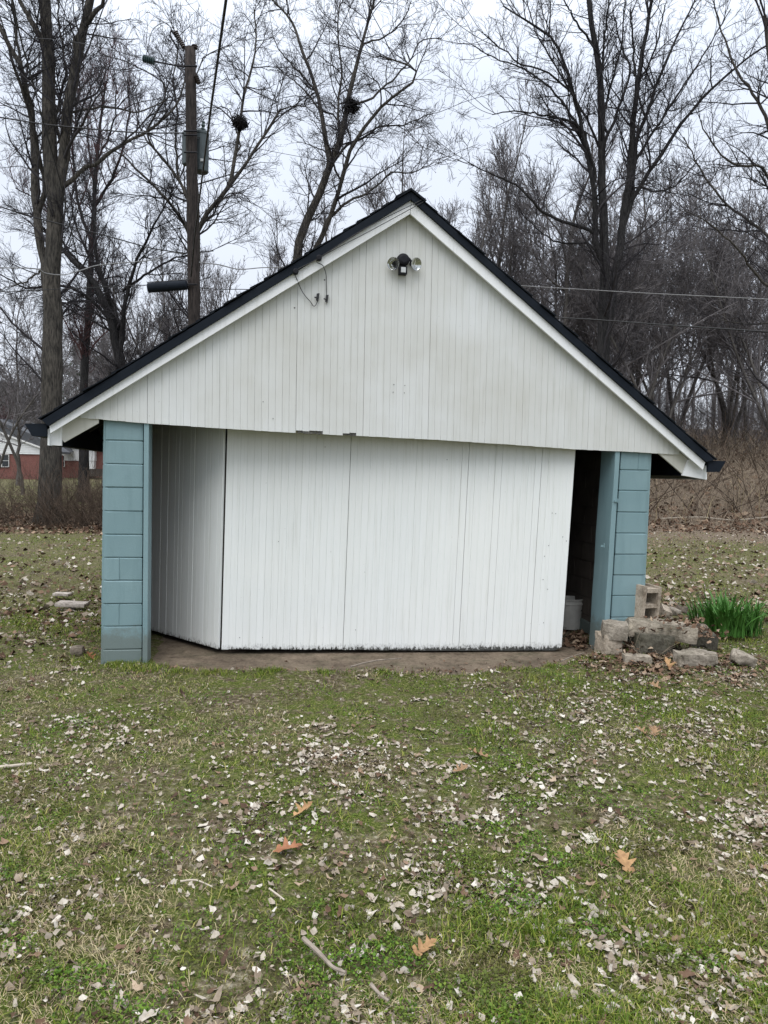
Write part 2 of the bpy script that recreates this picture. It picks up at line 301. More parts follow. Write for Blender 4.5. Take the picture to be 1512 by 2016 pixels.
def soil():
    m, nt, p = mat_new('lawn soil'); p.inputs['Roughness'].default_value = 0.95; p.inputs['Specular IOR Level'].default_value = 0.1
    pos = wpos(nt); a = noise(nt, 1.3, 5, pos, 0.6); b = noise(nt, 22, 6, pos, 0.75); c3 = noise(nt, 70, 4, pos, 0.7); pt = noise(nt, 0.35, 4, pos, 0.6)
    soilc = ramp(nt, b, [(0.32, (0.026, 0.019, 0.012)), (0.48, (0.085, 0.062, 0.042)), (0.57, (0.19, 0.152, 0.112)), (0.66, (0.42, 0.37, 0.30))])
    grs = ramp(nt, c3, [(0.3, (0.016, 0.024, 0.005)), (0.46, (0.056, 0.078, 0.014)), (0.57, (0.125, 0.14, 0.036)), (0.68, (0.25, 0.225, 0.11))])
    mid = noise(nt, 9, 5, pos, 0.75); near = mix(nt, ramp(nt, mid, [(0.38, (0.1,) * 3), (0.52, (1,) * 3)]), soilc, grs); near = mix(nt, ramp(nt, a, [(0.36, (0.85,) * 3), (0.56, (0, 0, 0))]), near, soilc)
    spz = N(nt, 'ShaderNodeSeparateXYZ'); nt.links.new(pos, spz.inputs[0]); far_ = N(nt, 'ShaderNodeMapRange'); far_.inputs['From Min'].default_value = 7.5; far_.inputs['From Max'].default_value = 11; far_.inputs['To Max'].default_value = .6; nt.links.new(spz.outputs['Y'], far_.inputs['Value'])
    pt2 = noise(nt, 0.55, 5, pos, 0.65); mm = N(nt, 'ShaderNodeMath', operation='MULTIPLY'); nt.links.new(far_.outputs[0], mm.inputs[0]); nt.links.new(ramp(nt, pt2, [(0.4, (.15,) * 3), (0.6, (1, 1, 1))]), mm.inputs[1]); near = mix(nt, mm.outputs[0], near, ramp(nt, b, [(0.3, (0.04, 0.032, 0.017)), (0.5, (0.12, 0.10, 0.055)), (0.68, (0.30, 0.26, 0.19))]))
    leaf = ramp(nt, b, [(0.3, (0.07, 0.052, 0.038)), (0.5, (0.16, 0.125, 0.092)), (0.66, (0.27, 0.22, 0.165)), (0.75, (0.44, 0.38, 0.31))])
    # woodland floor under leaves begins beyond the mown lawn
    sp = N(nt, 'ShaderNodeSeparateXYZ'); nt.links.new(pos, sp.inputs[0])
    ad = N(nt, 'ShaderNodeMath', operation='MULTIPLY_ADD'); nt.links.new(pt, ad.inputs[0]); ad.inputs[1].default_value = 5.0; nt.links.new(sp.outputs['Y'], ad.inputs[2])
    mr = N(nt, 'ShaderNodeMapRange'); mr.inputs['From Min'].default_value = 21.5; mr.inputs['From Max'].default_value = 25.0; nt.links.new(ad.outputs[0], mr.inputs['Value'])
    # neighbour's lawn far left stays grass
    le = N(nt, 'ShaderNodeMath', operation='MULTIPLY_ADD'); nt.links.new(sp.outputs['Y'], le.inputs[0]); le.inputs[1].default_value = 0.34; nt.links.new(sp.outputs['X'], le.inputs[2])
    mr2 = N(nt, 'ShaderNodeMapRange'); mr2.inputs['From Min'].default_value = 0.0; mr2.inputs['From Max'].default_value = 5.0; nt.links.new(le.outputs[0], mr2.inputs['Value'])
    fy = N(nt, 'ShaderNodeMapRange'); fy.inputs['From Min'].default_value = 25; fy.inputs['From Max'].default_value = 28; fy.inputs['To Min'].default_value = 1; fy.inputs['To Max'].default_value = 0; nt.links.new(sp.outputs['Y'], fy.inputs['Value'])
    mxx = N(nt, 'ShaderNodeMath', operation='MAXIMUM'); nt.links.new(mr2.outputs[0], mxx.inputs[0]); nt.links.new(fy.outputs[0], mxx.inputs[1])
    mu = N(nt, 'ShaderNodeMath', operation='MULTIPLY'); nt.links.new(mr.outputs[0], mu.inputs[0]); nt.links.new(mxx.outputs[0], mu.inputs[1])
    c = mix(nt, mu.outputs[0], near, leaf)
    nt.links.new(c, p.inputs['Base Color']); bump(nt, p, b, 0.7, 0.025); return m
M['soil'] = soil()

# ------------------------------------------------------------------ garage frame of reference
MSL = 0.18; PSI = math.atan(MSL); P0 = np.array([0, 6.916, 0.0]); GA = np.array([math.cos(PSI), math.sin(PSI), 0]); GN = np.array([-math.sin(PSI), math.cos(PSI), 0])
def gp(px, py, d=0.0):
    """where the sight line to a photo point meets the upright plane d metres behind the garage front: (s, z)"""
    r = ray(px, py); t = (P0 + GN * d - CAM).dot(GN) / r.dot(GN); p = CAM + r * t
    return float((p - P0).dot(GA)), float(p[2])
def g3(px, py, d=0.0): s, z = gp(px, py, d); return (s, d, z)
def tolocal(p): q = np.asarray(p) - P0; return (float(q.dot(GA)), float(q.dot(GN)), float(q[2]))
def toworld(s, d, z): return P0 + GA * s + GN * d + np.array([0, 0, z])

# ------------------------------------------------------------------ terrain
edge_px = [(292, 1300), (300, 1316), (350, 1320), (420, 1324), (520, 1322), (640, 1325), (760, 1324), (880, 1320), (1000, 1316), (1080, 1310), (1140, 1301), (1180, 1288)]
edge = [tolocal(at_z(px, py, 0.012)) for px, py in edge_px]
edge_s = [q[0] for q in edge]; edge_d = [q[1] for q in edge]
def terrain(x, y):
    x = np.asarray(x, float); y = np.asarray(y, float)
    z = (fbm(x, y, 0.8, 3, 3) - 0.5) * 0.07 * sstep(1.0, 5.0, np.hypot(x, y - 0) + 2)
    s = (x - P0[0]) * GA[0] + (y - P0[1]) * GA[1]; d = (x - P0[0]) * GN[0] + (y - P0[1]) * GN[1]
    inside = sstep(-3.1, -2.55, s) * (1 - sstep(2.55, 3.1, s)) * sstep(-1.5, -0.95, d) * (1 - sstep(6.6, 7.2, d))
    z = z * (1 - inside)
    de = d - np.interp(s, edge_s, edge_d) + (fbm(x, y, 2.2, 103, 4) - .5) * .42 + (fbm(x, y, 14, 107, 2) - .5) * .06
    msk = sstep(-.02, .06, de) * sstep(-2.12, -2.02, s) * (1 - sstep(2.28, 2.36, s)) * (1 - sstep(6.4, 6.6, d))
    z = z - 0.05 * msk + .016 * (1 - msk) * np.exp(-((de + .12) / .22) ** 2) * sstep(-2.6, -2.2, s) * (1 - sstep(2.2, 2.6, s))
    z = z + 0.07 * np.exp(-(((x - 2.7) / 0.7) ** 2 + ((y - 7.3) / 0.7) ** 2))
    hill = sstep(-6, 9, x - 0.05 * y); prof = np.interp(y, [0, 28, 32, 38, 46, 60, 80, 120, 220], [0, 0, 0.7, 2.3, 4.2, 5.3, 7.0, 10, 14])
    left = np.interp(y, [0, 24, 45, 70, 220], [0, 0, 0.45, 0.55, 0.6])
    return z + hill * prof + (1 - hill) * left
gx = np.unique(np.concatenate([np.linspace(-160, -16, 40), np.linspace(-16, -5, 30), np.linspace(-5, 5, 131), np.linspace(5, 16, 30), np.linspace(16, 160, 40)]))
gy = np.unique(np.concatenate([np.linspace(-25, 0, 10), np.linspace(0, 5.8, 40), np.linspace(5.8, 7.4, 46), np.linspace(7.4, 10, 14), np.linspace(10, 30, 50), np.linspace(30, 60, 40), np.linspace(60, 230, 30)]))
GX, GY = np.meshgrid(gx, gy); GZ = terrain(GX, GY)
nx, ny = len(gx), len(gy); idx = np.arange(nx * ny).reshape(ny, nx)
quads = np.stack([idx[:-1, :-1], idx[:-1, 1:], idx[1:, 1:], idx[1:, :-1]], -1).reshape(-1, 4)
g = link('ground', smooth(mesh_np('ground', np.stack([GX, GY, GZ], -1), [quads])), M['soil']); tag(g, kind='structure')

# concrete apron / floor slab
pts = []
for i in range(len(edge) - 1):
    for k in range(4):
        t = k / 4; a_ = np.array(edge[i]); b_ = np.array(edge[i + 1]); q = a_ * (1 - t) + b_ * t; pts.append((q[0], q[1] - .22))
pts += [(2.35, -0.02), (2.35, 6.2), (-2.35, 6.2), (-2.35, -0.1)]
mb = MB(); n_ = len(pts); wv = lambda p, z: tuple(toworld(p[0], p[1], z))
mb.add([wv(p, -0.12) for p in pts] + [wv(p, -0.008) for p in pts], [tuple(range(n_, 2 * n_))] + [(i, (i + 1) % n_, n_ + (i + 1) % n_, n_ + i) for i in range(n_)])
tag(mb.build('concrete_apron', M['apron']), kind='structure')

# ------------------------------------------------------------------ garage
garage = thing('garage', P0, 'white gabled board garage on teal block pillars with folding doors', 'garage', rz=PSI)
# --- block pillars
def pillar(side):
    if side == 'l':
        C_ = {'tl': (201, 828), 'tr': (282, 834), 'br': (279, 1316), 'bl': (196, 1316)}
        ys = [780, 821, 867.6, 914, 960, 1006.5, 1052.8, 1098, 1143, 1188.7, 1233, 1279, 1326]; cx0 = 240
    else:
        C_ = {'tl': (1223, 892), 'tr': (1286, 893), 'br': (1266, 1310), 'bl': (1197, 1310)}
        ys = [843, 884, 925.6, 966.3, 1008.6, 1050.2, 1091.5, 1132.2, 1172.8, 1215, 1257, 1299, 1341]; cx0 = 1245
    sl_t, z_t = gp(*C_['tl']); sl_b, z_b = gp(*C_['bl']); sr_t, _ = gp(*C_['tr']); sr_b, _ = gp(*C_['br'])
    lft = lambda z: sl_t + (sl_b - sl_t) * (z - z_t) / (z_b - z_t); rgt = lambda z: sr_t + (sr_b - sr_t) * (z - z_t) / (z_b - z_t)
    zs = [gp(cx0, y)[1] for y in ys]; DP = 0.20
    core = MB(); zt, zb = zs[0] - 0.01, zs[-1]
    core.hexa([(lft(zb) + .012, .012, zb), (rgt(zb) - .012, .012, zb), (rgt(zb) - .012, DP - .01, zb), (lft(zb) + .012, DP - .01, zb), (lft(zt) + .012, .012, zt), (rgt(zt) - .012, .012, zt), (rgt(zt) - .012, DP - .01, zt), (lft(zt) + .012, DP - .01, zt)])
    pil = core.build('block_pillar', M['teal'], garage)
    for i in range(len(zs) - 1):
        z1, z0 = zs[i], zs[i + 1]; splits = [(0, 1)]
        if side == 'l' and i in (7, 9): splits = [(0, 0.45), (0.45, 1)]
        if side == 'r' and i == 1: splits = [(0, 0.55), (0.55, 1)]
        for (u0, u1) in splits:
            j = lambda: random.uniform(-.0018, .0018); dj = random.uniform(-.004, .003) if len(splits) == 1 else 0.0
            rings = []
            for z, ins in ((z0 + .003, .007), (z0 + .009, 0), (z1 - .009, 0), (z1 - .003, .007)):
                a_ = lft(z) + (rgt(z) - lft(z)) * u0 + (.0001 if u0 else 0) + ins * (.05 if u0 else 1); b_ = lft(z) + (rgt(z) - lft(z)) * u1 - (.0001 if u1 < 1 else 0) - ins * (.05 if u1 < 1 else 1)
                f0 = dj + ins; R_ = 0.055
                rl = R_ if (side == 'l' and u0 == 0) else .006; rr = R_ if (side == 'r' and u1 == 1) else .006
                ring = [(a_ + rl * (1 - math.cos(q)), f0 + rl * (1 - math.sin(q)), z) for q in np.linspace(0, math.pi / 2, 5)]
                ring += [(b_ - rr * (1 - math.cos(q)), f0 + rr * (1 - math.sin(q)), z) for q in np.linspace(math.pi / 2, 0, 5)]
                ring += [(b_, DP, z), (a_, DP, z)]; rings.append([(p[0] + j() * .3, p[1] + j(), p[2] + j()) for p in ring])
            MB().loft(rings).build('block', M['teal'], pil)
    # jamb board beside the pillar
    if side == 'l':
        fr = [(283.5, 822), (293, 823), (290, 1314), (280.5, 1314)]; d0, d1 = -.03, .20
    else:
        fr = [(1212, 880), (1221, 881), (1196, 1290), (1186, 1290)]; d0, d1 = -.03, .27
    q = [gp(*p, d0) for p in fr]
    jm = MB(); K = 7
    rings = []
    for k in range(K + 1):
        t = k / K; l_ = [q[3][i] + (q[0][i] - q[3][i]) * t for i in (0, 1)]; r_ = [q[2][i] + (q[1][i] - q[2][i]) * t for i in (0, 1)]
        w_ = random.uniform(-.004, .004) if side == 'r' else random.uniform(-.0012, .0012)
        rings.append([(l_[0] + w_, d0, l_[1]), (r_[0] + w_ * .3, d0, r_[1]), (r_[0] + w_ * .3, d1, r_[1]), (l_[0] + w_, d1, l_[1])])
    jm.loft(rings).build('door_jamb', M['teal'], garage)
    return zs
pillar('l'); pillar('r')
if True:   # hinge pintles left on the right jamb
    for px, py in ((1213, 987), (1186, 1075)):
        s_, z_ = gp(px, py, -.04); MB().box(s_ - .018, s_ + .018, -.045, -.028, z_ - .008, z_ + .008).tube([(s_ + .012, -.05, z_ - .012), (s_ + .012, -.05, z_ + .03)], .006, 8).build('hinge_pin', M['teal'], garage)

# --- roof outline (front plane of the rake boards)
DR = -0.13
APX_T = gp(809, 375, DR - .03)          # ridge top
L_T = gp(80, 825, DR - .03); R_T = gp(1409, 905, DR - .03)
DEPTH = 6.4
def rake(top0, top1, bot1, bot0, name, d0, d1, mat):
    a = [gp(*top0, d0), gp(*top1, d0), gp(*bot1, d0), gp(*bot0, d0)]
    return MB().hexa([(x, d0, z) for x, z in a] + [(x, d1, z) for x, z in a]).build(name, mat, garage)
rake((809.5, 391), (97, 836), (99, 853), (807, 421), 'rake_board', DR, DR + .025, M['trimw'])
rake((810.5, 391), (1389.5, 906), (1384, 925), (808, 421), 'rake_board', DR - .001, DR + .024, M['trimw'])
rake((809, 377), (82, 827), (95, 838.5), (809.2, 393), 'rake_trim', DR - .03, DR + .012, M['dark'])
rake((809.4, 377), (1407, 905.5), (1391, 909.5), (810, 393), 'rake_trim', DR - .031, DR + .011, M['dark'])
# soffit boards under the rake
def soffit(b0, b1):
    a = gp(*b0, DR + .02); b = gp(*b1, DR + .02)
    MB().hexa([(a[0], DR + .02, a[1] + .02), (b[0], DR + .02, b[1] + .02), (b[0], -.03, b[1] + .02), (a[0], -.03, a[1] + .02), (a[0], DR + .02, a[1] + .04), (b[0], DR + .02, b[1] + .04), (b[0], -.03, b[1] + .04), (a[0], -.03, a[1] + .04)]).build('rake_soffit', M['gable'], garage)
soffit((99, 853), (806, 421)); soffit((1384, 925), (809, 421))
# roof deck + shingle courses
def roof_side(top, eave):
    sx = 1 if eave[0] > top[0] else -1
    v = np.array([eave[0] - top[0], eave[1] - top[1]]); ln = np.linalg.norm(v); v /= ln; nrm = np.array([-v[1], v[0]]);
    if nrm[1] < 0: nrm = -nrm
    d0, d1 = DR - .02, DEPTH; th = .02
    P = lambda t, h, d: (top[0] + v[0] * t + nrm[0] * h, d, top[1] + v[1] * t + nrm[1] * h)
    deck = MB().hexa([P(0, -.045, d0 + .03), P(ln, -.045, d0 + .03), P(ln, -.045, d1), P(0, -.045, d1), P(0, -.005, d0 + .03), P(ln, -.005, d0 + .03), P(ln, -.005, d1), P(0, -.005, d1)]).build('roof_slope', M['rawwood'], garage)
    nC = 27; ex = ln / nC
    for k in range(nC):
        t0 = k * ex - .03; t1 = (k + 1) * ex + .012 + random.uniform(-.005, .005); t0 = max(t0, 0)
        h1 = .012 + random.uniform(0, .010); fo = random.uniform(-.032, -.002)
        MB().hexa([P(t0, -.002, d0 + fo), P(t1, h1 - .012, d0 + fo), P(t1, h1 - .012, d1 + .03), P(t0, -.002, d1 + .03), P(t0, .004, d0 + fo), P(t1, h1, d0 + fo), P(t1, h1, d1 + .03), P(t0, .004, d1 + .03)]).build('shingle_course', M['shingle'], deck)
    # rafters under the deck
    for d in np.arange(.35, DEPTH, .6):
        MB().hexa([P(.1, -.15, d), P(ln - .1, -.13, d), P(ln - .1, -.13, d + .045), P(.1, -.15, d + .045), P(.1, -.046, d), P(ln - .1, -.046, d), P(ln - .1, -.046, d + .045), P(.1, -.046, d + .045)]).build('rafter', M['rawwood'], deck)
roof_side(APX_T, L_T); roof_side(APX_T, R_T)
MB().loft([[(APX_T[0] - .14, d, APX_T[1] - .075), (APX_T[0], d, APX_T[1] + .005), (APX_T[0] + .14, d, APX_T[1] - .085), (APX_T[0] + .14, d, APX_T[1] - .073), (APX_T[0], d, APX_T[1] + .02), (APX_T[0] - .14, d, APX_T[1] - .063)] for d in (DR - .045, DEPTH + .03)]).build('ridge_cap', M['shingle'], garage)
# --- gable boards
bot_line = [(140, 822), (160, 823), (192, 825), (283, 833), (400, 841), (520, 848.5), (586, 852.5), (700, 858), (860, 866), (1000, 875), (1130, 884.5), (1250, 890), (1345, 896)]
DG = -0.045
bl = np.array([gp(x, y, DG) for x, y in bot_line])
rk_l0 = gp(97, 840, DR); rk_l1 = gp(808, 404, DR); rk_r0 = gp(1386, 914, DR); rk_r1 = gp(809, 404, DR)
zl = lambda s: rk_l0[1] + (rk_l1[1] - rk_l0[1]) * (s - rk_l0[0]) / (rk_l1[0] - rk_l0[0])
zr = lambda s: rk_r0[1] + (rk_r1[1] - rk_r0[1]) * (s - rk_r0[0]) / (rk_r1[0] - rk_r0[0])
ztop = lambda s: min(zl(s), zr(s))
zbot = lambda s: float(np.interp(s, bl[:, 0], bl[:, 1]))
s0 = gp(158, 823, DG)[0]; s1 = gp(1338, 895, DG)[0]; nb = round((s1 - s0) / .0615); bw = (s1 - s0) / nb
bk = MB(); sa = rk_l1[0]
bk.add([(s0, -.018, zbot(s0) + .02), (s1, -.018, zbot(s1) + .02), (s1, -.018, ztop(s1) + .02), (sa, -.018, ztop(sa)), (s0, -.018, ztop(s0) + .02),
        (s0, .002, zbot(s0) + .02), (s1, .002, zbot(s1) + .02), (s1, .002, ztop(s1) + .02), (sa, .002, ztop(sa)), (s0, .002, ztop(s0) + .02)],
       [(0, 1, 2, 3, 4), (9, 8, 7, 6, 5)] + [(i, (i + 1) % 5, 5 + (i + 1) % 5, 5 + i) for i in range(5)])
gw = bk.build('gable_wall', M['backing'], garage)
wide = {}
for px in (578, 716, 850, 283): wide[round((gp(px, 760, DG)[0] - s0) / bw)] = .0018
notch = [(gp(a, 853, DG)[0], gp(b, 853, DG)[0]) for a, b in ((586, 632), (674, 699))]
def plank(parent, q, thick, nrm, mat, ch=.002, name='board'):
    """q: bl, br, tr, tl on the front face (numpy); nrm points towards the viewer"""
    q = [np.array(p, float) for p in q]; nrm = np.array(nrm, float)
    ub = (q[1] - q[0]); ub /= np.linalg.norm(ub); ut = (q[2] - q[3]); ut /= np.linalg.norm(ut)
    ring = lambda l, r, u: [l - nrm * thick, l - nrm * ch, l + u * ch, r - u * ch, r - nrm * ch, r - nrm * thick]
    return MB().loft([ring(q[0], q[1], ub), ring(q[3], q[2], ut)]).build(name, mat, parent)
for i in range(nb):
    a = s0 + i * bw + .0003 + wide.get(i, 0); b = s0 + (i + 1) * bw - .0003; m_ = (a + b) / 2
    up = 0.0
    for k, (na, nb_) in enumerate(notch):
        if na < m_ < nb_: up = random.uniform(.017, .03)
    dz = up + random.uniform(-.0015, .0015); df = DG + random.uniform(-.0018, .0018)
    ta, tb = ztop(a), ztop(b)
    if a < sa < b: ta = tb = min(ta, tb)
    if zbot(a) + .002 > min(ta, tb): continue
    plank(gw, [(a, df, zbot(a) + dz), (b, df, zbot(b) + dz), (b, df, tb), (a, df, ta)], .024, (0, -1, 0), M['gable'])
for na, nb_ in notch:      # rotted strip showing where the board ends broke away
    pts_ = []; n_ = 9; mbk = MB()
    for k in range(n_): 
        s_ = na + (nb_ - na) * k / (n_ - 1); mbk.box(s_, s_ + (nb_ - na) / n_ * .9, -.036 + random.uniform(-.004, 0.004), -.02, zbot(s_) + random.uniform(-.004, .004), zbot(s_) + .02 + random.uniform(0, .02))
    mbk.build('broken_edge', M['backing'], gw)
for px, py in ((775.5, 757), (797, 759), (774, 772), (796, 773.5), (518, 791), (537.5, 824), (580, 606), (639, 551)):
    s_, z_ = gp(px, py, DG - .002); MB().tube([(s_, DG + .006, z_), (s_, DG - .004, z_)], .0045 if px not in (580, 639) else .007, 7).build('nail_head', M['backing'], gw)
# header lintel behind gable
a_ = gp(200, 826, .02); b_ = gp(1290, 893, .02)
MB().hexa([(a_[0] + .05, .012, a_[1] + .02), (b_[0] - .05, .012, b_[1] + .02), (b_[0] - .05, .19, b_[1] + .02), (a_[0] + .05, .19, a_[1] + .02), (a_[0] + .05, .012, a_[1] + .25), (b_[0] - .05, .012, b_[1] + .25), (b_[0] - .05, .19, b_[1] + .25), (a_[0] + .05, .19, a_[1] + .25)]).build('lintel', M['rawwood'], garage)
# --- eave ends: rafter tail, fascia return, fascia, gutter
def poly_ext(pxs, d0, d1, name, mat, parent=garage):
    a = [gp(x, y, d0) for x, y in pxs]
    return MB().loft([[(s, d0, z) for s, z in a], [(s, d1, z) for s, z in a]]).build(name, mat, parent)
poly_ext([(121.5, 838), (175, 805), (194, 815), (194, 833), (126.5, 871), (121.5, 864)], -.028, -.005, 'rafter_tail', M['beige'])
poly_ext([(97.5, 845), (121, 836), (121.3, 877.5), (97.5, 876.5)], -.05, -.02, 'fascia_return', M['trimw'])
poly_ext([(93.5, 845), (97.3, 843), (97.3, 877), (93.5, 876.5)], -.10, DEPTH, 'fascia', M['trimw'])
poly_ext([(1297, 893), (1338, 890), (1354, 904), (1353, 926), (1346, 935)], -.028, -.005, 'rafter_tail', M['beige'])
poly_ext([(1344, 936), (1356, 905), (1386, 905), (1389, 944)], -.05, -.02, 'fascia_return', M['trimw'])
poly_ext([(1389.6, 918), (1393, 913), (1391.5, 944), (1389.4, 944)], -.10, DEPTH, 'fascia', M['trimw'])
poly_ext([(97.6, 848), (121, 838), (121, 878), (97.6, 877.5)], -.018, DEPTH - .02, 'eave_shade_fill', M['dark'])  # added dark fill: shade of the eave underside put in as colour
poly_ext([(1345, 936.5), (1356, 908), (1388.6, 916), (1388.6, 944.5)], -.018, DEPTH - .02, 'eave_shade_fill', M['dark'])  # same added dark fill for the right eave's shade
def gutter(pxs):
    d0 = -.13; a = [gp(x, y, d0) for x, y in pxs]; c = np.mean(a, 0)
    inn = [(s + (c[0] - s) * .06, z + (.004 if i in (1, 2) else 0)) for i, (s, z) in enumerate(a)]
    prof = a + inn[::-1]
    gt = MB().loft([[(s, d0, z) for s, z in prof], [(s, DEPTH, z) for s, z in prof]]).build('gutter', M['dark'], garage)
    for dd in (d0 - .002, DEPTH): MB().loft([[(s, dd, z) for s, z in a], [(s, dd + .0035, z) for s, z in a]]).build('end_cap', M['dark'], gt)
gutter([(48, 834), (52, 840), (63, 858.5), (92, 859.5), (92, 834)][::1])
gutter([(1429, 908), (1427, 911), (1417, 929), (1394, 929.5), (1394, 906)])
# --- side and back walls (inside is bare block)
zl_top = gp(210, 800, 0)[1]; zr_top = gp(1280, 870, 0)[1]
sl = gp(201, 1000)[0]; sr = gp(1279, 1000)[0]
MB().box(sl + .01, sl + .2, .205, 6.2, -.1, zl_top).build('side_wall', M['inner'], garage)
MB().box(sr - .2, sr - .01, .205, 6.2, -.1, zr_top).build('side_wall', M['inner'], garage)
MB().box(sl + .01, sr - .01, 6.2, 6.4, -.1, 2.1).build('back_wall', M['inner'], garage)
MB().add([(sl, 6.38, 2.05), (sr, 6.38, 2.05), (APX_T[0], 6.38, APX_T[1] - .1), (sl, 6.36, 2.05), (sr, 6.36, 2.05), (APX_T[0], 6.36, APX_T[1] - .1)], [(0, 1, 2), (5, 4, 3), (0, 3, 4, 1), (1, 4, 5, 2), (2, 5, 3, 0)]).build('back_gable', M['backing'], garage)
# interior blocks showing on the right inner wall face
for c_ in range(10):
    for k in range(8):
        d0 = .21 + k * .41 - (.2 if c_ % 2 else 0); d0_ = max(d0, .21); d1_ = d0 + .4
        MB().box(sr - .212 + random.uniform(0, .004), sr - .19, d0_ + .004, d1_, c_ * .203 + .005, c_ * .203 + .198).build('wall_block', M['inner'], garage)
# --- folding doors
def door(name, B0, B1, T0, T1, nboards, seed, wornR=False):
    random.seed(seed)
    B0, B1, T0, T1 = [np.array(tolocal(p)) for p in (B0, B1, T0, T1)]
    # lengthen the top upwards behind the header
    T0 = T0 + (T0 - B0) * .05; T1 = T1 + (T1 - B1) * .05
    nrm = np.cross(B1 - B0, T0 - B0); nrm /= np.linalg.norm(nrm)
    if nrm[1] > 0: nrm = -nrm
    org = (B0 + B1) / 2
    bm_ = MB(); th = .022
    lerp = lambda a, b, t: a + (b - a) * t
    for (v0, v1) in ((.05, .12), (.47, .54), (.88, .95)):   # ledges behind the boards
        q = [lerp(lerp(B0, B1, u), lerp(T0, T1, u), v) for u, v in ((.02, v0), (.98, v0), (.98, v1), (.02, v1))]
        bm_.hexa([p - nrm * th * 1.05 for p in q] + [p - nrm * (th + .03) for p in q])
    for (u0, u1) in ((.0, .06), (.94, 1.)):
        q = [lerp(lerp(B0, B1, u), lerp(T0, T1, u), v) for u, v in ((u0, .125), (u1, .125), (u1, .87), (u0, .87))]
        bm_.hexa([p - nrm * th * 1.05 for p in q] + [p - nrm * (th + .028) for p in q])
    pn = bm_.build(name, M['rawwood'], garage)
    for i in range(nboards):
        u0 = (i + .004) / nboards; u1 = (i + .996) / nboards
        if random.random() < .10: u1 -= .022 / nboards
        if wornR and i == 10: u1 -= .05 / nboards
        off = nrm * random.uniform(-.0018, .0018); lo = random.uniform(-.0035, .0015); lo1 = lo
        if wornR and i == nboards - 1: lo1 = lo + .035
        q = [lerp(B0, B1, u0) + (0, 0, lo), lerp(B0, B1, u1) + (0, 0, lo1), lerp(T0, T1, u1), lerp(T0, T1, u0)]
        plank(pn, [p + off for p in q], th, nrm, M['door'], .0013)
    return pn
# door plane through three measured points
bA = at_y(435, 1278, 6.95); bB = at_y(1105, 1281, 7.33); tA = at_y(447, 838, 6.97)
nD = np.cross(bB - bA, tA - bA)
dp = lambda px, py: CAM + ray(px, py) * ((bA - CAM).dot(nD) / ray(px, py).dot(nD))
splitsB = [(436, 1278), (675, 1279), (903, 1281), (1106, 1280)]; splitsT = [(448, 838), (692, 852), (925, 867), (1134, 880)]
for i in range(3):
    g0 = .35 if i else 0; door('door_panel', dp(splitsB[i][0] + g0, splitsB[i][1]), dp(splitsB[i + 1][0] - .35, splitsB[i + 1][1]), dp(splitsT[i][0] + g0, splitsT[i][1]), dp(splitsT[i + 1][0] - .35, splitsT[i + 1][1]), 18 if i < 2 else 16, 40 + i, i == 2)
door('door_panel', at_y(293, 1239, 7.76), at_y(429.5, 1277.5, 6.955), at_y(299, 832, 7.78), at_y(441, 838, 6.975), 19, 60)
random.seed(3)
for px, py in ((1087, 1010), (1094, 1011), (1069, 1141), (1070, 1226), (1080, 1074), (1072, 1095), (1108, 1057), (1115, 1065), (1078, 1160), (548, 1066), (700, 1240), (472, 1255), (640, 880), (880, 905)):
    p_ = dp(px, py); q_ = np.array(tolocal(p_)); MB().tube([q_ + (0, .004, 0), q_ + (0, -.004, 0)], .004, 6).build('nail_head', M['backing'], garage)

# ------------------------------------------------------------------ floodlight on the gable
fl_s, fl_z = gp(793, 513, DG); fl_o = toworld(fl_s, DG, fl_z)
fl = thing('floodlight', fl_o, 'dark twin-bulb motion floodlight mounted high on the white gable', 'floodlight', rz=PSI)
def fp(px, py, d): s, z = gp(px, py, DG - d); return np.array([s - fl_s, -d, z - fl_z])
MB().lathe([(0, .058), (.03, .058), (.05, .05), (.06, .03)], (0, 0, .0), (0, -1, 0), 20).build('mount', M['fixture'], fl, sm=False)
for (px, py, dx) in ((774, 519, -.5), (820, 520, .5)):
    c = fp(px, py, .085); ax = np.array([dx, -1.0, -.25]); ax /= np.linalg.norm(ax); st = c - ax * .055
    arm = MB().tube([(0.02 * np.sign(dx), -.035, 0.0), (st[0] * .6, -.03, .012), tuple(st)], .013, 8).lathe([(-.03, .018), (0.012, .024)], st, ax, 12).build('lamp_holder', M['fixture'], fl)
    MB().lathe([(.0, .022), (.022, .038), (.05, .058), (.052, .054), (.024, .034), (.006, .012)], st, ax, 20).build('reflector', M['chrome'], arm, sm=True)
    MB().lathe([(.051, .0585), (.06, .056), (.069, .034), (.072, .004)], st, ax, 20).build('bulb', M['glass'], arm, sm=True)
sz = fp(793, 533, .05); ms = MB().box(sz[0] - .036, sz[0] + .036, -.075, -.012, sz[2] - .034, sz[2] + .036).build('motion_sensor', M['fixture'], fl)
MB().box(sz[0] - .022, sz[0] + .022, -.081, -.0745, sz[2] - .022, sz[2] + .024).build('sensor_lens', M['sensor'], ms)
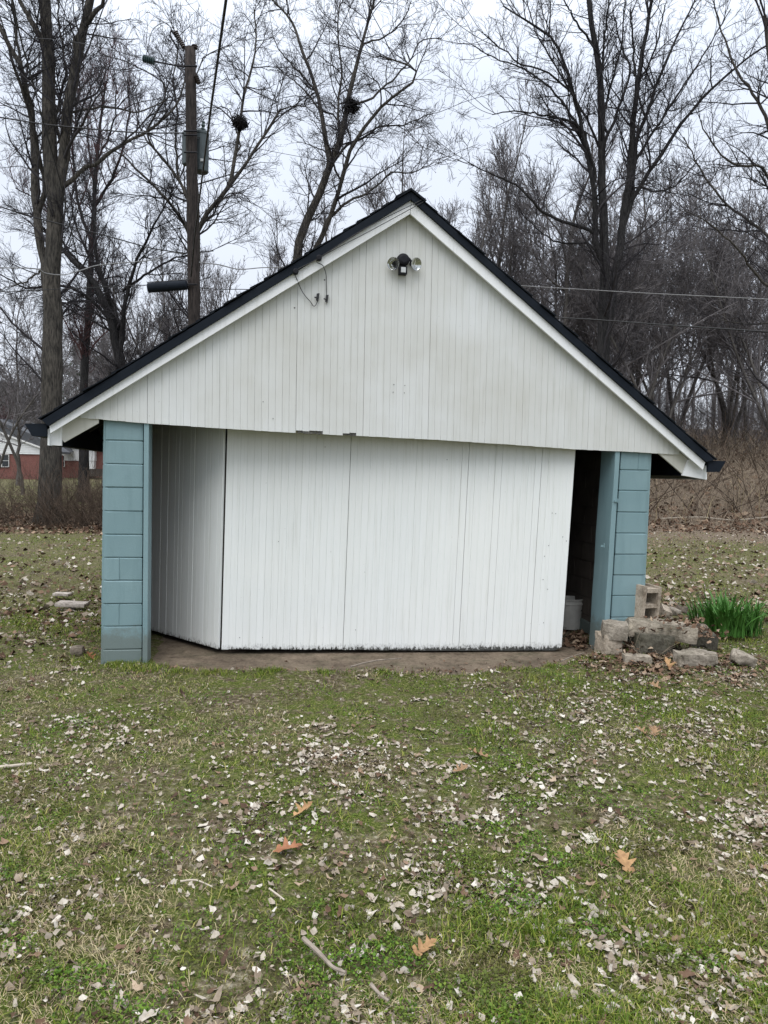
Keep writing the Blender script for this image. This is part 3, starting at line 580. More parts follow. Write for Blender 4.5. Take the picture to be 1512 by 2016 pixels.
# cables stapled along the rake with two loose leads
def rope(name, pxd, r, mat, label, cat, group=None, parts=None):
    pts = [toworld(*((gp(px, py, d)[0], d, gp(px, py, d)[1]))) for px, py, d in pxd]
    o = np.array(pts[0]); t = thing(name, o, label, cat, group)
    MB().tube([p - o for p in pts], r, 6).build('lead', mat, t)
    return t, o
def catmull(P, n):
    P = [np.array(p, float) for p in P]; P = [2 * P[0] - P[1]] + P + [2 * P[-1] - P[-2]]; out = []
    for i in range(1, len(P) - 2):
        for k in range(n):
            t = k / n; a, b, c, d = P[i - 1], P[i], P[i + 1], P[i + 2]
            out.append(.5 * (2 * b + (c - a) * t + (2 * a - 5 * b + 4 * c - d) * t * t + (3 * b - a - 3 * c + d) * t ** 3))
    out.append(P[-2]); return out
lead1 = catmull([(840, 394, -.17), (730, 454, -.165), (629, 508, -.17), (636, 523, -.15), (642, 540, -.09), (642.5, 562, -.06), (643, 582, -.06)], 5)
lead2 = catmull([(838, 390, -.17), (720, 449, -.165), (628, 508, -.172), (583, 533, -.17), (586, 553, -.13), (597, 577, -.075), (611, 594, -.065), (618, 603, -.065), (624, 596, -.065), (625, 586, -.065)], 5)
t1, o1 = rope('loose_cable', lead1, .0035, M['wire'], 'thin black cable hanging straight from the upper clip on the rake board', 'cable')
t2, o2 = rope('loose_cable', lead2, .0035, M['wire'], 'thin black cable with a hooked loop under the lower clip on the rake board', 'cable')
def wp(px, py, d): s, z = gp(px, py, d); return toworld(s, d, z)
for t, o, (kx, ky), (ex, ey) in ((t1, o1, (628, 508), (643, 588)), (t2, o2, (582, 535), (625, 585))):
    c = wp(kx, ky, -.155) - o; MB().lathe([(-.022, .018), (-.016, .026), (0.016, .026), (.022, .018)], c, GN, 10).build('knob', M['fixture'], t)
    c = wp(ex, ey, -.065) - o
    MB().hexa([c + np.array(q) for q in ((-.012, -.01, -.03), (.008, -.01, -.034), (.008, .01, -.034), (-.012, .01, -.03), (-.006, -.01, .03), (.018, -.01, .034), (.018, .01, .034), (-.006, .01, .03))]).tube([c + np.array((0, -.012, -.01)), c + np.array((-.025, -.02, -.005))], .006, 6).build('connector', M['black'], t)

# ------------------------------------------------------------------ bucket and scraps inside the right gap
bp = at_z(1121, 1236, .012); 
bk_ = thing('bucket', (*bp[:2], .012), 'white plastic bucket standing inside the dark garage at the right gap', 'bucket')
MB().lathe([(0, .12), (.28, .145), (.285, .152), (.30, .152), (.305, .145), (.33, .147), (.335, .154), (.35, .154), (.35, .14), (.02, .115)], (0, 0, 0), (0, 0, 1), 24).build('pail', M['bucket'], bk_, sm=False)
MB().tube([(.155 * math.cos(q), -.02 - .1 * math.sin(q), .30 - .11 * math.sin(q)) for q in np.linspace(0, math.pi, 12)], .003, 6).build('bail', M['fixture'], bk_)
p1 = at_z(1130, 1218, .08); p2 = at_z(1180, 1252, .06)
mbp = MB(); dv = (p2 - p1); dv /= np.linalg.norm(dv); sd = np.cross(dv, (0, 0, 1)); c0 = p1 - dv * .5; c1 = p2 + dv * .15
mbp.hexa([c0 - sd * .02 - (0, 0, .06), c1 - sd * .02 - (0, 0, .06), c1 + sd * .02 - (0, 0, .06), c0 + sd * .02 - (0, 0, .06), c0 - sd * .02 + (0, 0, .07), c1 - sd * .02 + (0, 0, .07), c1 + sd * .02 + (0, 0, .07), c0 + sd * .02 + (0, 0, .07)])
tag(mbp.build('timber', M['teal']), 'teal painted timber lying on the floor inside the right gap', 'timber')

# ------------------------------------------------------------------ rocks, blocks, stones
from mathutils import noise as mnoise
def rock_mesh(name, dx, dy, dz, rough=.12, seed=0, cuts=3, box=.75):
    bm = bmesh.new(); bmesh.ops.create_cube(bm, size=2.0)
    bmesh.ops.subdivide_edges(bm, edges=bm.edges[:], cuts=9, use_grid_fill=True)
    off = Vector((seed * 7.3, seed * 3.1, seed * 1.7)); dim = Vector((dx, dy, dz)) / 2; mn = min(dx, dy, dz)
    for v in bm.verts:
        c = np.array(v.co); sph = c / (np.linalg.norm(c) + 1e-6); q = c * box + sph * (1 - box) * 1.25
        w = Vector((q[0] * dim[0], q[1] * dim[1], q[2] * dim[2])); n_ = Vector((c[0] / max(dx, .1), c[1] / max(dy, .1), c[2] / max(dz, .1))).normalized()
        edge = sorted(abs(c))[1]     # 1 on the cube's edges
        dsp = mnoise.noise(w * 6 + off) * rough * .16 + mnoise.noise(w * 16 + off) * rough * .07 + mnoise.noise(w * 45 + off) * .004
        chip = max(0, mnoise.noise(w * 9 - off)) * .06 * (edge ** 6) * (rough * 6 + .4)
        v.co = w + n_ * dsp * (mn / .15) ** .5 - w.normalized() * chip * (mn / .15)
    me = bpy.data.meshes.new(name); bmesh.ops.recalc_face_normals(bm, faces=bm.faces); bm.to_mesh(me); bm.free(); return me
def rock(name, px, py, Y, dims, rz, mat, label, cat, seed, tilt=(0, 0), rough=.1, box=.8, group=None, sink=.0, cuts=3):
    """px,py = middle of the base line facing us"""
    p = at_y(px, py, Y); o = link(name, rock_mesh(name, *dims, rough, seed, cuts, box), M[mat]); o.location = (p[0], p[1] + dims[1] * .4, p[2] + dims[2] / 2 - sink); o.rotation_euler = (tilt[0], tilt[1], rz)
    tag(o, label, cat, group); return o
rock('foundation_stone', 1203, 1292, 7.0, (.20, .20, .21), .15, 'cinder', 'squared tan block standing on the ground against the right teal jamb', 'block', 1, (0, 0), .03, .97)
rock('capping_stone', 1213.5, 1259, 6.98, (.235, .18, .155), -.18, 'stone', 'rough pale stone sitting on top of the squared tan block', 'stone', 2, (.05, .06), .07, .9)
rock('concrete_slab', 1311, 1262, 7.05, (.64, .42, .155), -.22, 'concrete', 'long broken concrete slab under the upright hollow block', 'slab', 3, (-.05, .07), .1, .9, cuts=5)
rock('dark_footing_block', 1290, 1290, 7.0, (.36, .26, .2), -.1, 'concrete_dk', 'dark mossy block wedged under the long concrete slab', 'block', 4, (0, .03), .06, .92)
rock('field_stone', 1391, 1277, 7.15, (.25, .2, .15), -.3, 'concrete_dk', 'grey mossy stone right of the long slab in front of iris leaves', 'stone', 5, (0, .1), .1, .85)
rock('flat_paver', 1257, 1306, 6.75, (.25, .13, .085), -.08, 'concrete', 'flat mossy paver lying lowest in front of the rubble pile', 'paver', 6, (0, .02), .05, .94, sink=.02)
rock('rough_block', 1374, 1309, 6.7, (.36, .2, .15), .05, 'stone', 'rough pitted concrete chunk half buried in leaves below the slab', 'block', 8, (.05, -.02), .13, .82, cuts=4, sink=.045)
rock('white_rock', 1470, 1305, 6.75, (.21, .15, .10), -.25, 'stone', 'pale angular rock in the leaves below the iris clump', 'rock', 9, (.1, .25), .2, .66, sink=.03)
rock('rubble_stone', 1329, 1211, 7.9, (.11, .1, .07), .3, 'stone', 'small bright stone lying behind the concrete slab beside hollow block', 'stone', 10, (.3, .1), .15, .75)
rock('rubble_stone', 1345, 1208, 8.0, (.12, .1, .08), .9, 'rockbrown', 'small tan stone behind the slab nearest the iris leaves', 'stone', 12, (.1, .2), .15, .8)
rock('rubble_stone', 1312, 1213, 7.8, (.12, .12, .09), .1, 'cinder', 'small wedge of stone leaning against the foot of the hollow block', 'stone', 13, (.5, .4), .12, .8)
rock('rubble_stone', 1385, 1243, 7.4, (.1, .1, .06), .1, 'rockbrown', 'small brown stone between long slab end and iris clump', 'stone', 14, (.2, .2), .12, .8)
rock('round_rock', 148, 1293, 6.75, (.115, .12, .085), .2, 'rockbrown', 'rounded brown rock on the grass left of the teal pillar', 'rock', 15, (0, 0), .08, .45)
rock('stepping_stone', 137, 1195, 8.9, (.36, .2, .045), .05, 'paleflat', 'larger pale flat stone in the grass left of the garage', 'stone', 16, (0, .03), .04, .9)
rock('stepping_stone', 120, 1174, 9.6, (.22, .12, .04), -.1, 'paleflat', 'smaller pale flat stone behind the larger one left of garage', 'stone', 17, (0, 0), .05, .85)
# hollow concrete block standing on end
hb_p = at_y(1262, 1232, 7.3); hb = thing('hollow_block', hb_p, 'tan hollow concrete block standing on end upon the rubble pile', 'concrete block', rz=math.radians(22))
W_, H_, D_ = .235, .40, .26
mbh = MB(); t_ = .034
mbh.box(-.01, t_, 0, D_, 0, H_); mbh.box(W_ - t_, W_, 0, D_, 0, H_ - .01)
for z0_, z1_ in ((0, .05), (.175, .212), (.33, .37)): mbh.box(t_ + .0005, W_ - t_ - .0005, .003, D_ - .003, z0_, z1_)
mbh.build('shell', M['cinder'], hb)
hb.rotation_euler = (math.radians(3), math.radians(2), math.radians(27))

# ------------------------------------------------------------------ leaves
def oak_leaf_mesh(name, ln, seed):
    r_ = np.random.default_rng(seed)
    prof = [(0, .03), (.08, .05), (.16, .20), (.22, .24), (.27, .09), (.36, .14), (.44, .38), (.5, .36), (.53, .12), (.62, .15), (.7, .33), (.76, .28), (.79, .10), (.87, .14), (.93, .09), (1, .01)]
    V = []; Fc = []; bx, by, tw = r_.uniform(.3, .9), r_.uniform(-.4, .6), r_.uniform(-.5, .5)
    for (y, w) in prof:
        for sx in (-1, 0, 1):
            ww = w * r_.uniform(.65, 1.25); x = sx * ww + .12 * tw * (y - .5) ** 2; yy = y + (abs(sx) * .05 if w > .2 else 0) + r_.uniform(-.02, .02)
            z = r_.uniform(-.025, .025) + bx * x * x * 1.8 + by * (yy - .5) ** 2 * .6 + tw * x * (yy - .5) * .6 + abs(x) * .12
            V.append((x * ln, (yy - .5) * ln, z * ln))
    for i in range(len(prof) - 1):
        a = i * 3; Fc += [(a, a + 1, a + 4, a + 3), (a + 1, a + 2, a + 5, a + 4)]
    me = bpy.data.meshes.new(name); me.from_pydata(V, [], Fc); me.update(); return smooth(me)
def put_leaf(px, py, ln, rz, mat, label, seed, tilt=(.0, .0)):
    p = at_z(px, py, .0); z = float(terrain(p[0], p[1])) + .03; p = at_z(px, py, z)
    o = link('oak_leaf', oak_leaf_mesh('oak_leaf', ln * .9, seed), M[mat]); o.location = tuple(p); o.rotation_euler = (tilt[0], tilt[1], rz)
    tag(o, label, 'leaf', 'large oak leaves on the lawn')
put_leaf(597, 1596, .145, -.9, 'oak', 'tan curled oak leaf lying just above the russet one', 1, (.35, -.15))
put_leaf(567, 1668, .15, -1.25, 'oakred', 'russet deeply lobed oak leaf flat on the lawn', 2, (.1, .05))
put_leaf(1230, 1696, .145, .15, 'oak', 'upright orange oak leaf on the right half of the lawn', 3, (.45, .1))
put_leaf(836, 1866, .12, -1.0, 'oak', 'broad tan oak leaf nearest the camera beside bleached leaves', 4, (.3, .1))
put_leaf(1288, 1440, .13, -.3, 'oakdull', 'faded orange oak leaf in the pale leaf drift on the right', 5, (.3, .1))
put_leaf(1262, 1438, .11, .7, 'oakdull', 'small orange oak leaf left beside the faded one in drift', 6, (.35, .1))
put_leaf(942, 1485, .16, 1.1, 'oakdull', 'larger faded oak leaf in the middle of the lawn', 7, (.2, .2))
put_leaf(907, 1515, .12, -1.1, 'oakdull', 'small faded oak leaf left of its larger neighbour in mid lawn', 8, (.2, .0))
put_leaf(1288, 1350, .15, .6, 'oakdull', 'faded brown oak leaf on the grass before the rubble pile', 9, (.2, .0))
put_leaf(1316, 1308, .16, .3, 'oak', 'broad oak leaf propped upright against the flat paver', 10, (.9, .0))
put_leaf(178, 1292, .14, 1.2, 'oakred', 'russet curled leaf at the foot of the left pillar', 12, (.6, .2))

# densities on the lawn
blobs = [(190, 1440, .45, .9), (1180, 1395, .8, 1.0), (1475, 1610, .35, .9), (1040, 1530, .4, .5), (1300, 1330, .7, .9), (840, 1730, .25, .6), (640, 1890, .2, .25), (1290, 1430, .5, .6), (1430, 1900, .35, .5), (60, 1560, .4, .5), (720, 1480, .5, .4), (1430, 1330, .5, .9), (1250, 1300, .4, 1.0), (100, 1780, .25, .5), (1160, 1830, .3, .3)]
bl_w = [(at_z(px, py, 0)[:2], r, a) for px, py, r, a in blobs]
def litter_density(x, y):
    d = np.clip((fbm(x, y, 1.6, 21, 3) - .47) * 4.0, 0, 1) * .30 + np.clip((fbm(x, y, 5, 31, 2) - .5) * 4, 0, 1) * .2 + .045
    for (c, r, a) in bl_w: d = d + a * np.exp(-(((x - c[0]) / r) ** 2 + ((y - c[1]) / (r * .8)) ** 2))
    return d
soilp = at_z(470, 1350, 0)
def in_slab(x, y):
    s = (x - P0[0]) * GA[0] + (y - P0[1]) * GA[1]; d = (x - P0[0]) * GN[0] + (y - P0[1]) * GN[1]
    return ((s > -2.6) & (s < 2.62) & (d > -.005) & (d < 6.6)) | ((s > -2.15) & (s < 2.4) & (d > -.9) & (d < .1) & (terrain(x, y) < -.006))
def scatter(n, y0, y1, power=1.0, margin=.9):
    """points over the lawn the lens can see, with a margin on every side; thinner with distance"""
    u = rng.random(n); Y = (y0 ** (1 - power) + u * (y1 ** (1 - power) - y0 ** (1 - power))) ** (1 / (1 - power)) if power != 1 else y0 * (y1 / y0) ** u
    X = (rng.random(n) * 2 - 1) * (Y * .535 + margin); return X, Y
def place_templates(T, Fc, X, Y, Z, scale, yaw, pitch, roll, pick):
    """T: (k,nv,3) templates; returns V,F"""
    V = T[pick] * scale[:, None, None]
    if True:
        a = roll; c, s = np.cos(a)[:, None], np.sin(a)[:, None]; V = np.stack([V[..., 0] * c + V[..., 2] * s, V[..., 1], -V[..., 0] * s + V[..., 2] * c], -1)
        a = pitch; c, s = np.cos(a)[:, None], np.sin(a)[:, None]; V = np.stack([V[..., 0], V[..., 1] * c - V[..., 2] * s, V[..., 1] * s + V[..., 2] * c], -1)
        a = yaw; c, s = np.cos(a)[:, None], np.sin(a)[:, None]; V = np.stack([V[..., 0] * c - V[..., 1] * s, V[..., 0] * s + V[..., 1] * c, V[..., 2]], -1)
    V = V + np.stack([X, Y, Z], -1)[:, None, :]; nv = T.shape[1]
    return V.reshape(-1, 3), (Fc[None] + (np.arange(len(X)) * nv)[:, None, None]).reshape(-1, Fc.shape[1])
def leaf_templates(k, seed, curl=1.0):
    r_ = np.random.default_rng(seed); ys = [0, .12, .26, .38, .54, .7, .85, 1]; T = []
    lob = [.03, .17, .27, .16, .31, .18, .2, .02]; ent = [.03, .15, .23, .26, .25, .2, .13, .02]
    for _ in range(k):
        V = []; c1, c2, tw = r_.uniform(-.6, 2.6) * curl, r_.uniform(-1.6, 1.6) * curl, r_.uniform(-1.4, 1.4) * curl; wsc = r_.uniform(.45, 1.15); m_ = r_.random(); ph = r_.uniform(0, 6); bend = r_.uniform(-.3, .3)
        for i, y in enumerate(ys):
            w = lob[i] * m_ + ent[i] * (1 - m_)
            for sx in (-1, 0, 1):
                x = sx * w * wsc * r_.uniform(.55, 1.35) + bend * (y - .5) ** 2; yy = y + r_.uniform(-.05, .05)
                V.append((x, yy - .5, c1 * x * x + c2 * (yy - .5) ** 2 * .6 + tw * x * (yy - .5) + .05 * math.sin(y * 9 + ph) + r_.uniform(-.05, .05)))
        T.append(V)
    Fc = []
    for i in range(len(ys) - 1): a = i * 3; Fc += [(a, a + 1, a + 4, a + 3), (a + 1, a + 2, a + 5, a + 4)]
    return np.array(T), np.array(Fc)
def chip_templates(k, seed):
    r_ = np.random.default_rng(seed); T = []
    for _ in range(k):
        w = r_.uniform(.10, .38); c = r_.uniform(-.3, .6)
        T.append([(-w * r_.uniform(.3, .8), -.5, r_.uniform(-.1, .3)), (w * r_.uniform(.3, .8), -.5, r_.uniform(-.1, .3)), (w, r_.uniform(-.2, .2), c), (w * r_.uniform(0, .6), .5, r_.uniform(-.1, .3)), (-w * r_.uniform(0, .6), .45, r_.uniform(-.1, .3)), (-w, r_.uniform(-.2, .2), -c * .3)])
    return np.array(T), np.array([(0, 1, 2, 5), (5, 2, 3, 4)])
CT, CF = chip_templates(24, 9)
LT, LF = leaf_templates(24, 5)
def litter(name, X, Y, size, mat, label, lift=.012, chip=False):
    n = len(X); Z = terrain(X, Y) + lift + rng.random(n) * .012; T_, F_ = (CT, CF) if chip else (LT, LF)
    V, Fq = place_templates(T_, F_, X, Y, Z, size * (.35 + 1.2 * rng.random(n) ** 2.2), rng.random(n) * 6.28, rng.normal(0, .12, n), rng.normal(0, .16, n), rng.integers(0, len(T_), n))
    o = link(name, mesh_np(name, V, [Fq]), M[mat]); tag(o, label, 'leaves', kind='stuff'); return o
def drifts(n, y0, y1, per, sig, power):
    """leaves lie matted in drifts: parents where litter gathers, several leaves round each"""
    X, Y = scatter(n, y0, y1, power); k = rng.random(n) < litter_density(X, Y) ** 1.2; X, Y = X[k], Y[k]
    c = rng.integers(per[0], per[1], len(X)); X = np.repeat(X, c); Y = np.repeat(Y, c); s_ = np.repeat(sig * (.4 + rng.random(len(c))), c)
    return X + rng.normal(0, 1, len(X)) * s_ * 1.3, Y + rng.normal(0, 1, len(X)) * s_
X, Y = drifts(1900, 2.0, 11, (3, 20), .085, 1.25); k = ~in_slab(X, Y); litter('leaf_litter', X[k], Y[k], .056, 'litter', 'bleached pale dead leaves matted over the lawn', .004)
X, Y = drifts(900, 2.0, 9, (2, 6), .10, 1.35); k = ~in_slab(X, Y); litter('curled_leaves', X[k], Y[k], .05, 'litter_br', 'curled brown dead leaves among the pale ones', .012)
X, Y = scatter(46000, 2.0, 10, 1.35); k = (rng.random(len(X)) < (litter_density(X, Y) + .05) * .85) & ~in_slab(X, Y); litter('leaf_fragments', X[k], Y[k], .026, 'litter', 'small bleached leaf scraps among the grass', .008, True)
X, Y = scatter(20000, 2.0, 11, 1.6); k = (rng.random(len(X)) < litter_density(X, Y) * .1 + .02) & ~in_slab(X, Y); litter('brown_leaves', X[k], Y[k], .045, 'litter_br', 'brown dead leaves between the pale ones', .004)
lp = at_z(120, 1230, 0); n_ = 2600; X = lp[0] + rng.normal(0, 1.0, n_); Y = lp[1] + .5 + rng.normal(0, 1.3, n_); k = (rng.random(n_) < .35 + .65 * np.clip((fbm(X, Y, 1.4, 133, 2) - .35) * 4, 0, 1)) & ~in_slab(X, Y); X, Y = X[k], Y[k]; h_ = rng.random(len(X)) < .62
litter('side_leaves', X[h_], Y[h_], .06, 'litter_br', 'brown leaf cover on the lawn left of the garage', .006, True); litter('side_scraps', X[~h_], Y[~h_], .05, 'litter', 'pale leaf scraps on the lawn left of the garage', .006, True)
# litter inside the right gap + around rubble
rb = at_z(1300, 1300, .04); X = rb[0] + rng.normal(0, .55, 900); Y = rb[1] + rng.normal(-.05, .28, 900); k = ~in_slab(X, Y); litter('leaf_drift', X[k], Y[k], .085, 'litter_br', 'brown leaves drifted round the rubble pile', .01)
rbx = [(1300, 1238, .30, .26), (1380, 1245, .2, .2), (1240, 1275, .12, .05), (1330, 1285, .3, .03), (1340, 1225, .25, .2)]
XS, YS, ZS = [], [], []
for px, py, w_, z_ in rbx:
    c_ = at_y(px, py, 7.08); XS += list(c_[0] + rng.normal(0, w_ * .6, 60)); YS += list(7.1 + rng.normal(0, .12, 60)); ZS += list(c_[2] + rng.normal(0, .02, 60) + .01)
n_ = len(XS); V, Fq = place_templates(LT, LF, np.array(XS), np.array(YS), np.array(ZS), .03 + .05 * rng.random(n_), rng.random(n_) * 6.28, rng.normal(0, .6, n_), rng.normal(0, .6, n_), rng.integers(0, 24, n_))
tag(link('caught_leaves', mesh_np('caught_leaves', V, [Fq]), M['litter_br']), 'dead leaves caught between the stones', 'leaves', kind='stuff')
gpz = at_z(1150, 1265, .012); n_ = 160; X = gpz[0] + rng.normal(.05, .16, n_); Y = gpz[1] + rng.normal(.1, .25, n_)
V, Fq = place_templates(LT, LF, X, Y, np.full(n_, .012), .07 + .04 * rng.random(n_), rng.random(n_) * 6.28, rng.normal(0, .4, n_), rng.normal(0, .4, n_), rng.integers(0, 24, n_))
tag(link('blown_in_leaves', mesh_np('blown_in_leaves', V, [Fq]), M['litter_br']), 'brown leaves blown inside the right door gap', 'leaves', kind='stuff')
n_ = 420; S_ = rng.uniform(-1.95, 2.2, n_); ED = np.interp(S_, edge_s, edge_d); D_ = ED + np.abs(rng.normal(0, .12, n_)) - .02; Q_ = np.array([toworld(a, b, 0) for a, b in zip(S_, D_)])
V, Fq = place_templates(CT, CF, Q_[:, 0], Q_[:, 1], np.full(n_, .002), .012 + .028 * rng.random(n_) ** 2, rng.random(n_) * 6.28, rng.normal(0, .2, n_), rng.normal(0, .2, n_), rng.integers(0, 24, n_))
tag(link('apron_debris', mesh_np('apron_debris', V, [Fq]), M['litter_br']), 'leaf crumbs and dirt along the apron edge', 'leaves', kind='stuff')
# far lawn and wood edge leaves
X, Y = scatter(26000, 8.5, 27, 1.2, 1); k = (rng.random(len(X)) < .2 + .35 * sstep(0, 3, X) + np.clip((fbm(X, Y, .5, 41, 3) - .4) * 3, 0, 1) * .6) & ~in_slab(X, Y); k2 = rng.random(len(X)) < .5; litter('far_lawn_leaves', X[k & k2], Y[k & k2], .072, 'litter', 'pale dead leaves over the lawn beyond the garage', .015, True)
litter('far_brown_leaves', X[k & ~k2], Y[k & ~k2], .07, 'litter_br', 'brown dead leaves over the lawn beyond the garage', .012, True)
X, Y = scatter(24000, 19, 31, 1.0, 2); k = (rng.random(len(X)) < np.where(X < 3, sstep(17.5, 20, Y), sstep(23, 25.5, Y)) * .9); litter('wood_edge_leaves', X[k], Y[k], .105, 'litter_br', 'brown leaf band along the edge of the wood', .02, True)
X, Y = scatter(14000, 28, 60, 1.2, 2); k = X > 5; litter('hillside_leaves', X[k], Y[k], .2, 'litter_br', 'fallen leaves covering the hillside', .03, True)

# ------------------------------------------------------------------ grass
def blades(name, X, Y, hgt, wid, lean, mat, label, lift=0.0, droop=.5):
    n = len(X); Z = terrain(X, Y) - .004 + lift; a = rng.random(n) * 6.28; dx, dy = np.cos(a), np.sin(a); b = rng.random(n) * 6.28
    ln = lean * (.3 + rng.random(n)); h = hgt; w = wid
    base = np.stack([X, Y, Z], -1); side = np.stack([np.cos(b), np.sin(b), np.zeros(n)], -1) * w[:, None]; fw = np.stack([dx, dy, np.zeros(n)], -1)
    mid = base + fw * (ln * h * .45)[:, None] + np.array([0, 0, 1.0]) * (h * .62)[:, None]
    tip = base + fw * (ln * h * 1.25)[:, None] + np.array([0, 0, 1.0]) * (h * (1 - droop * np.clip(ln - .4, 0, 1)))[:, None]
    V = np.stack([base - side, base + side, mid - side * .7, mid + side * .7, tip], 1).reshape(-1, 3); o_ = np.arange(n) * 5
    q = np.stack([o_, o_ + 1, o_ + 3, o_ + 2], -1); t = np.stack([o_ + 2, o_ + 3, o_ + 4], -1)
    return tag(link(name, mesh_np(name, V, [q, t]), M[mat]), label, 'grass', kind='stuff')
def green_density(x, y):
    d = np.clip((fbm(x, y, .9, 51, 3) - .33) * 2.6, .08, 1) * (.35 + .65 * np.clip((fbm(x, y, 6, 55, 2) - .3) * 2.5, 0, 1))
    d = d * (1 - .92 * np.exp(-(((x - soilp[0]) / .42) ** 2 + ((y - soilp[1]) / .13) ** 2)))
    return d * np.clip(1.05 - .55 * (litter_density(x, y) - .45), .3, 1)
X, Y = scatter(520000, 2.0, 9, 1.4); k = (rng.random(len(X)) < green_density(X, Y)) & ~in_slab(X, Y); X, Y = X[k], Y[k]
blades('grass', X, Y, (.014 + .03 * rng.random(len(X)) ** 1.6) * (.6 + 1.6 * np.clip(fbm(X, Y, 4.5, 61, 2) - .35, 0, 1) * 1.6), .0011 + .0013 * rng.random(len(X)) + Y * .0002, .9, 'grass', 'short patchy green grass of the lawn')
X, Y = scatter(120000, 2.0, 9, 1.6); stm = np.clip((fbm(X, Y, 1.1, 71, 3) - .48) * 5, .07, .8); k = (rng.random(len(X)) < stm * .8) & ~in_slab(X, Y); X, Y = X[k], Y[k]
blades('dry_grass', X, Y, .016 + .03 * rng.random(len(X)), .0009 + .0009 * rng.random(len(X)) + Y * .0001, 1.7, 'straw', 'dry straw coloured grass blades in the lawn', 0, .9)
# broadleaf weeds: tiny rounded leaves
n_ = 280000; X, Y = scatter(n_, 2.0, 8.4, 1.35)
cush = np.clip((fbm(X, Y, 6.5, 83, 3) - .38) * 4, 0, 1) * np.clip((fbm(X, Y, 1.0, 81, 3) - .26) * 3.2, .2, 1)
k = (rng.random(n_) < cush * .95 + .03) & ~in_slab(X, Y); X, Y, cush = X[k], Y[k], cush[k]
TC = np.array([[(-.3, -.5, 0), (.3, -.5, 0), (.5, 0, .1), (.25, .5, 0), (-.25, .5, 0), (-.5, 0, .1)]]); FC = np.array([(0, 1, 2, 3), (3, 4, 5, 0)])
TD = np.array([[(0, -.5, 0), (.42, .05, .08), (0, .5, 0), (-.42, .05, .08)]]); FD = np.array([(0, 1, 2, 3)])
n_ = len(X); V, Fq = place_templates(TD, FD, X, Y, terrain(X, Y) + .002 + cush * .032 * (.45 + .55 * rng.random(n_)), .0065 + .009 * rng.random(n_) ** 2 + Y * .0004, rng.random(n_) * 6.28, rng.normal(0, .55, n_), rng.normal(0, .55, n_), np.zeros(n_, int))
tag(link('clover', mesh_np('clover', V, [Fq]), M['clover']), 'low cushions of clover and chickweed in the lawn', 'ground cover', kind='stuff'); print('clover', n_)
X, Y = scatter(80000, 8, 24, 1.2, 1); k = (rng.random(len(X)) < np.clip((fbm(X, Y, .35, 91, 3) - .38) * 3, .06, .9)) & ~in_slab(X, Y); X, Y = X[k], Y[k]
blades('far_grass', X, Y, (.02 + .03 * rng.random(len(X))), .0015 + .0002 * Y, .9, 'grass', 'patchy grass of the lawn beyond the garage')
# taller tufts along the apron edge and pillar foot
tx = [at_z(x + random.gauss(0, 12), y + random.gauss(0, 3), 0) for x, y in ([(px, py + 5) for px, py in edge_px[1:]] * 6 + [(230, 1310)] * 20 + [(190, 1300)] * 12 + [(530, 1322)] * 10 + [(270, 1318)] * 10)]
X = np.concatenate([rng.normal(p[0], .035, 45) for p in tx]); Y = np.concatenate([rng.normal(p[1], .045, 45) for p in tx]); k = ~in_slab(X, Y); X, Y = X[k], Y[k]
blades('edge_tufts', X, Y, (.018 + .04 * rng.random(len(X)) ** 1.5), .0018 + .001 * rng.random(len(X)), .7, 'grass', 'longer grass tufts along the concrete apron edge')
# sticks
def stick(pxs, r, mat, label, z=.03):
    pts = [at_z(px, py, z) for px, py in pxs]; o = pts[0]; pts = catmull([p - o + np.array([0, 0, random.uniform(-.008, .01)]) for p in pts], 4)
    n = len(pts); ob = MB().tube(pts, [r * (1.1 - .5 * i / n) * random.uniform(.85, 1.15) for i in range(n)], 7).build('stick', M[mat]); ob.location = tuple(o); tag(ob, label, 'stick')
stick([(-30, 1512), (20, 1507), (63, 1502)], .012, 'palestick', 'pale bare stick at the left edge of the lawn')
stick([(597, 1852), (630, 1882), (655, 1900), (680, 1915)], .0085, 'stick', 'knobbly grey stick near the camera beside pale leaves')
stick([(355, 1733), (385, 1732), (418, 1747)], .004, 'palestick', 'thin curved pale twig in the left lawn')
stick([(730, 1940), (748, 1958), (765, 1968)], .006, 'stick', 'short brown twig at the bottom centre of the lawn')
stick([(530, 1752), (560, 1770)], .004, 'palestick', 'tiny straight pale twig left of the lawn centre')
stick([(690, 1314), (735, 1302), (790, 1297)], .008, 'stick', 'brown twig lying on the concrete apron before the doors', .03)
stick([(1105, 1303), (1130, 1290), (1150, 1284)], .006, 'stick', 'thin brown twig at the right end of the apron', .03)

# ------------------------------------------------------------------ iris clump
ib = at_z(1432, 1243, .06); iris = thing('iris_clump', ib, 'clump of upright green iris leaves beside the rubble pile', 'iris')
def iris_mesh(seed):
    r_ = np.random.default_rng(seed); h = r_.uniform(.37, .54); w = r_.uniform(.010, .017); ln = r_.uniform(.2, 1.15); V = []; Fc = []; S = 6
    for i in range(S + 1):
        t = i / S; ww = w * (1 - t ** 2.2) * (.75 + .5 * math.sin(t * 2.2)); y = ln * h * (t ** 1.8) * .8; z = h * (t - .28 * ln * t ** 3)
        V += [(-ww, y, z), (0, y + .004, z), (ww, y, z)]
    for i in range(S): a = i * 3; Fc += [(a, a + 1, a + 4, a + 3), (a + 1, a + 2, a + 5, a + 4)]
    me = bpy.data.meshes.new('leaf'); me.from_pydata(V, [], Fc); me.update(); me.materials.append(M['iris']); return smooth(me)
IM = [iris_mesh(100 + i) for i in range(14)]
fans = [(random.gauss(0, .23), random.gauss(0, .13), random.uniform(0, 6.28)) for _ in range(52)]
cnt = 0
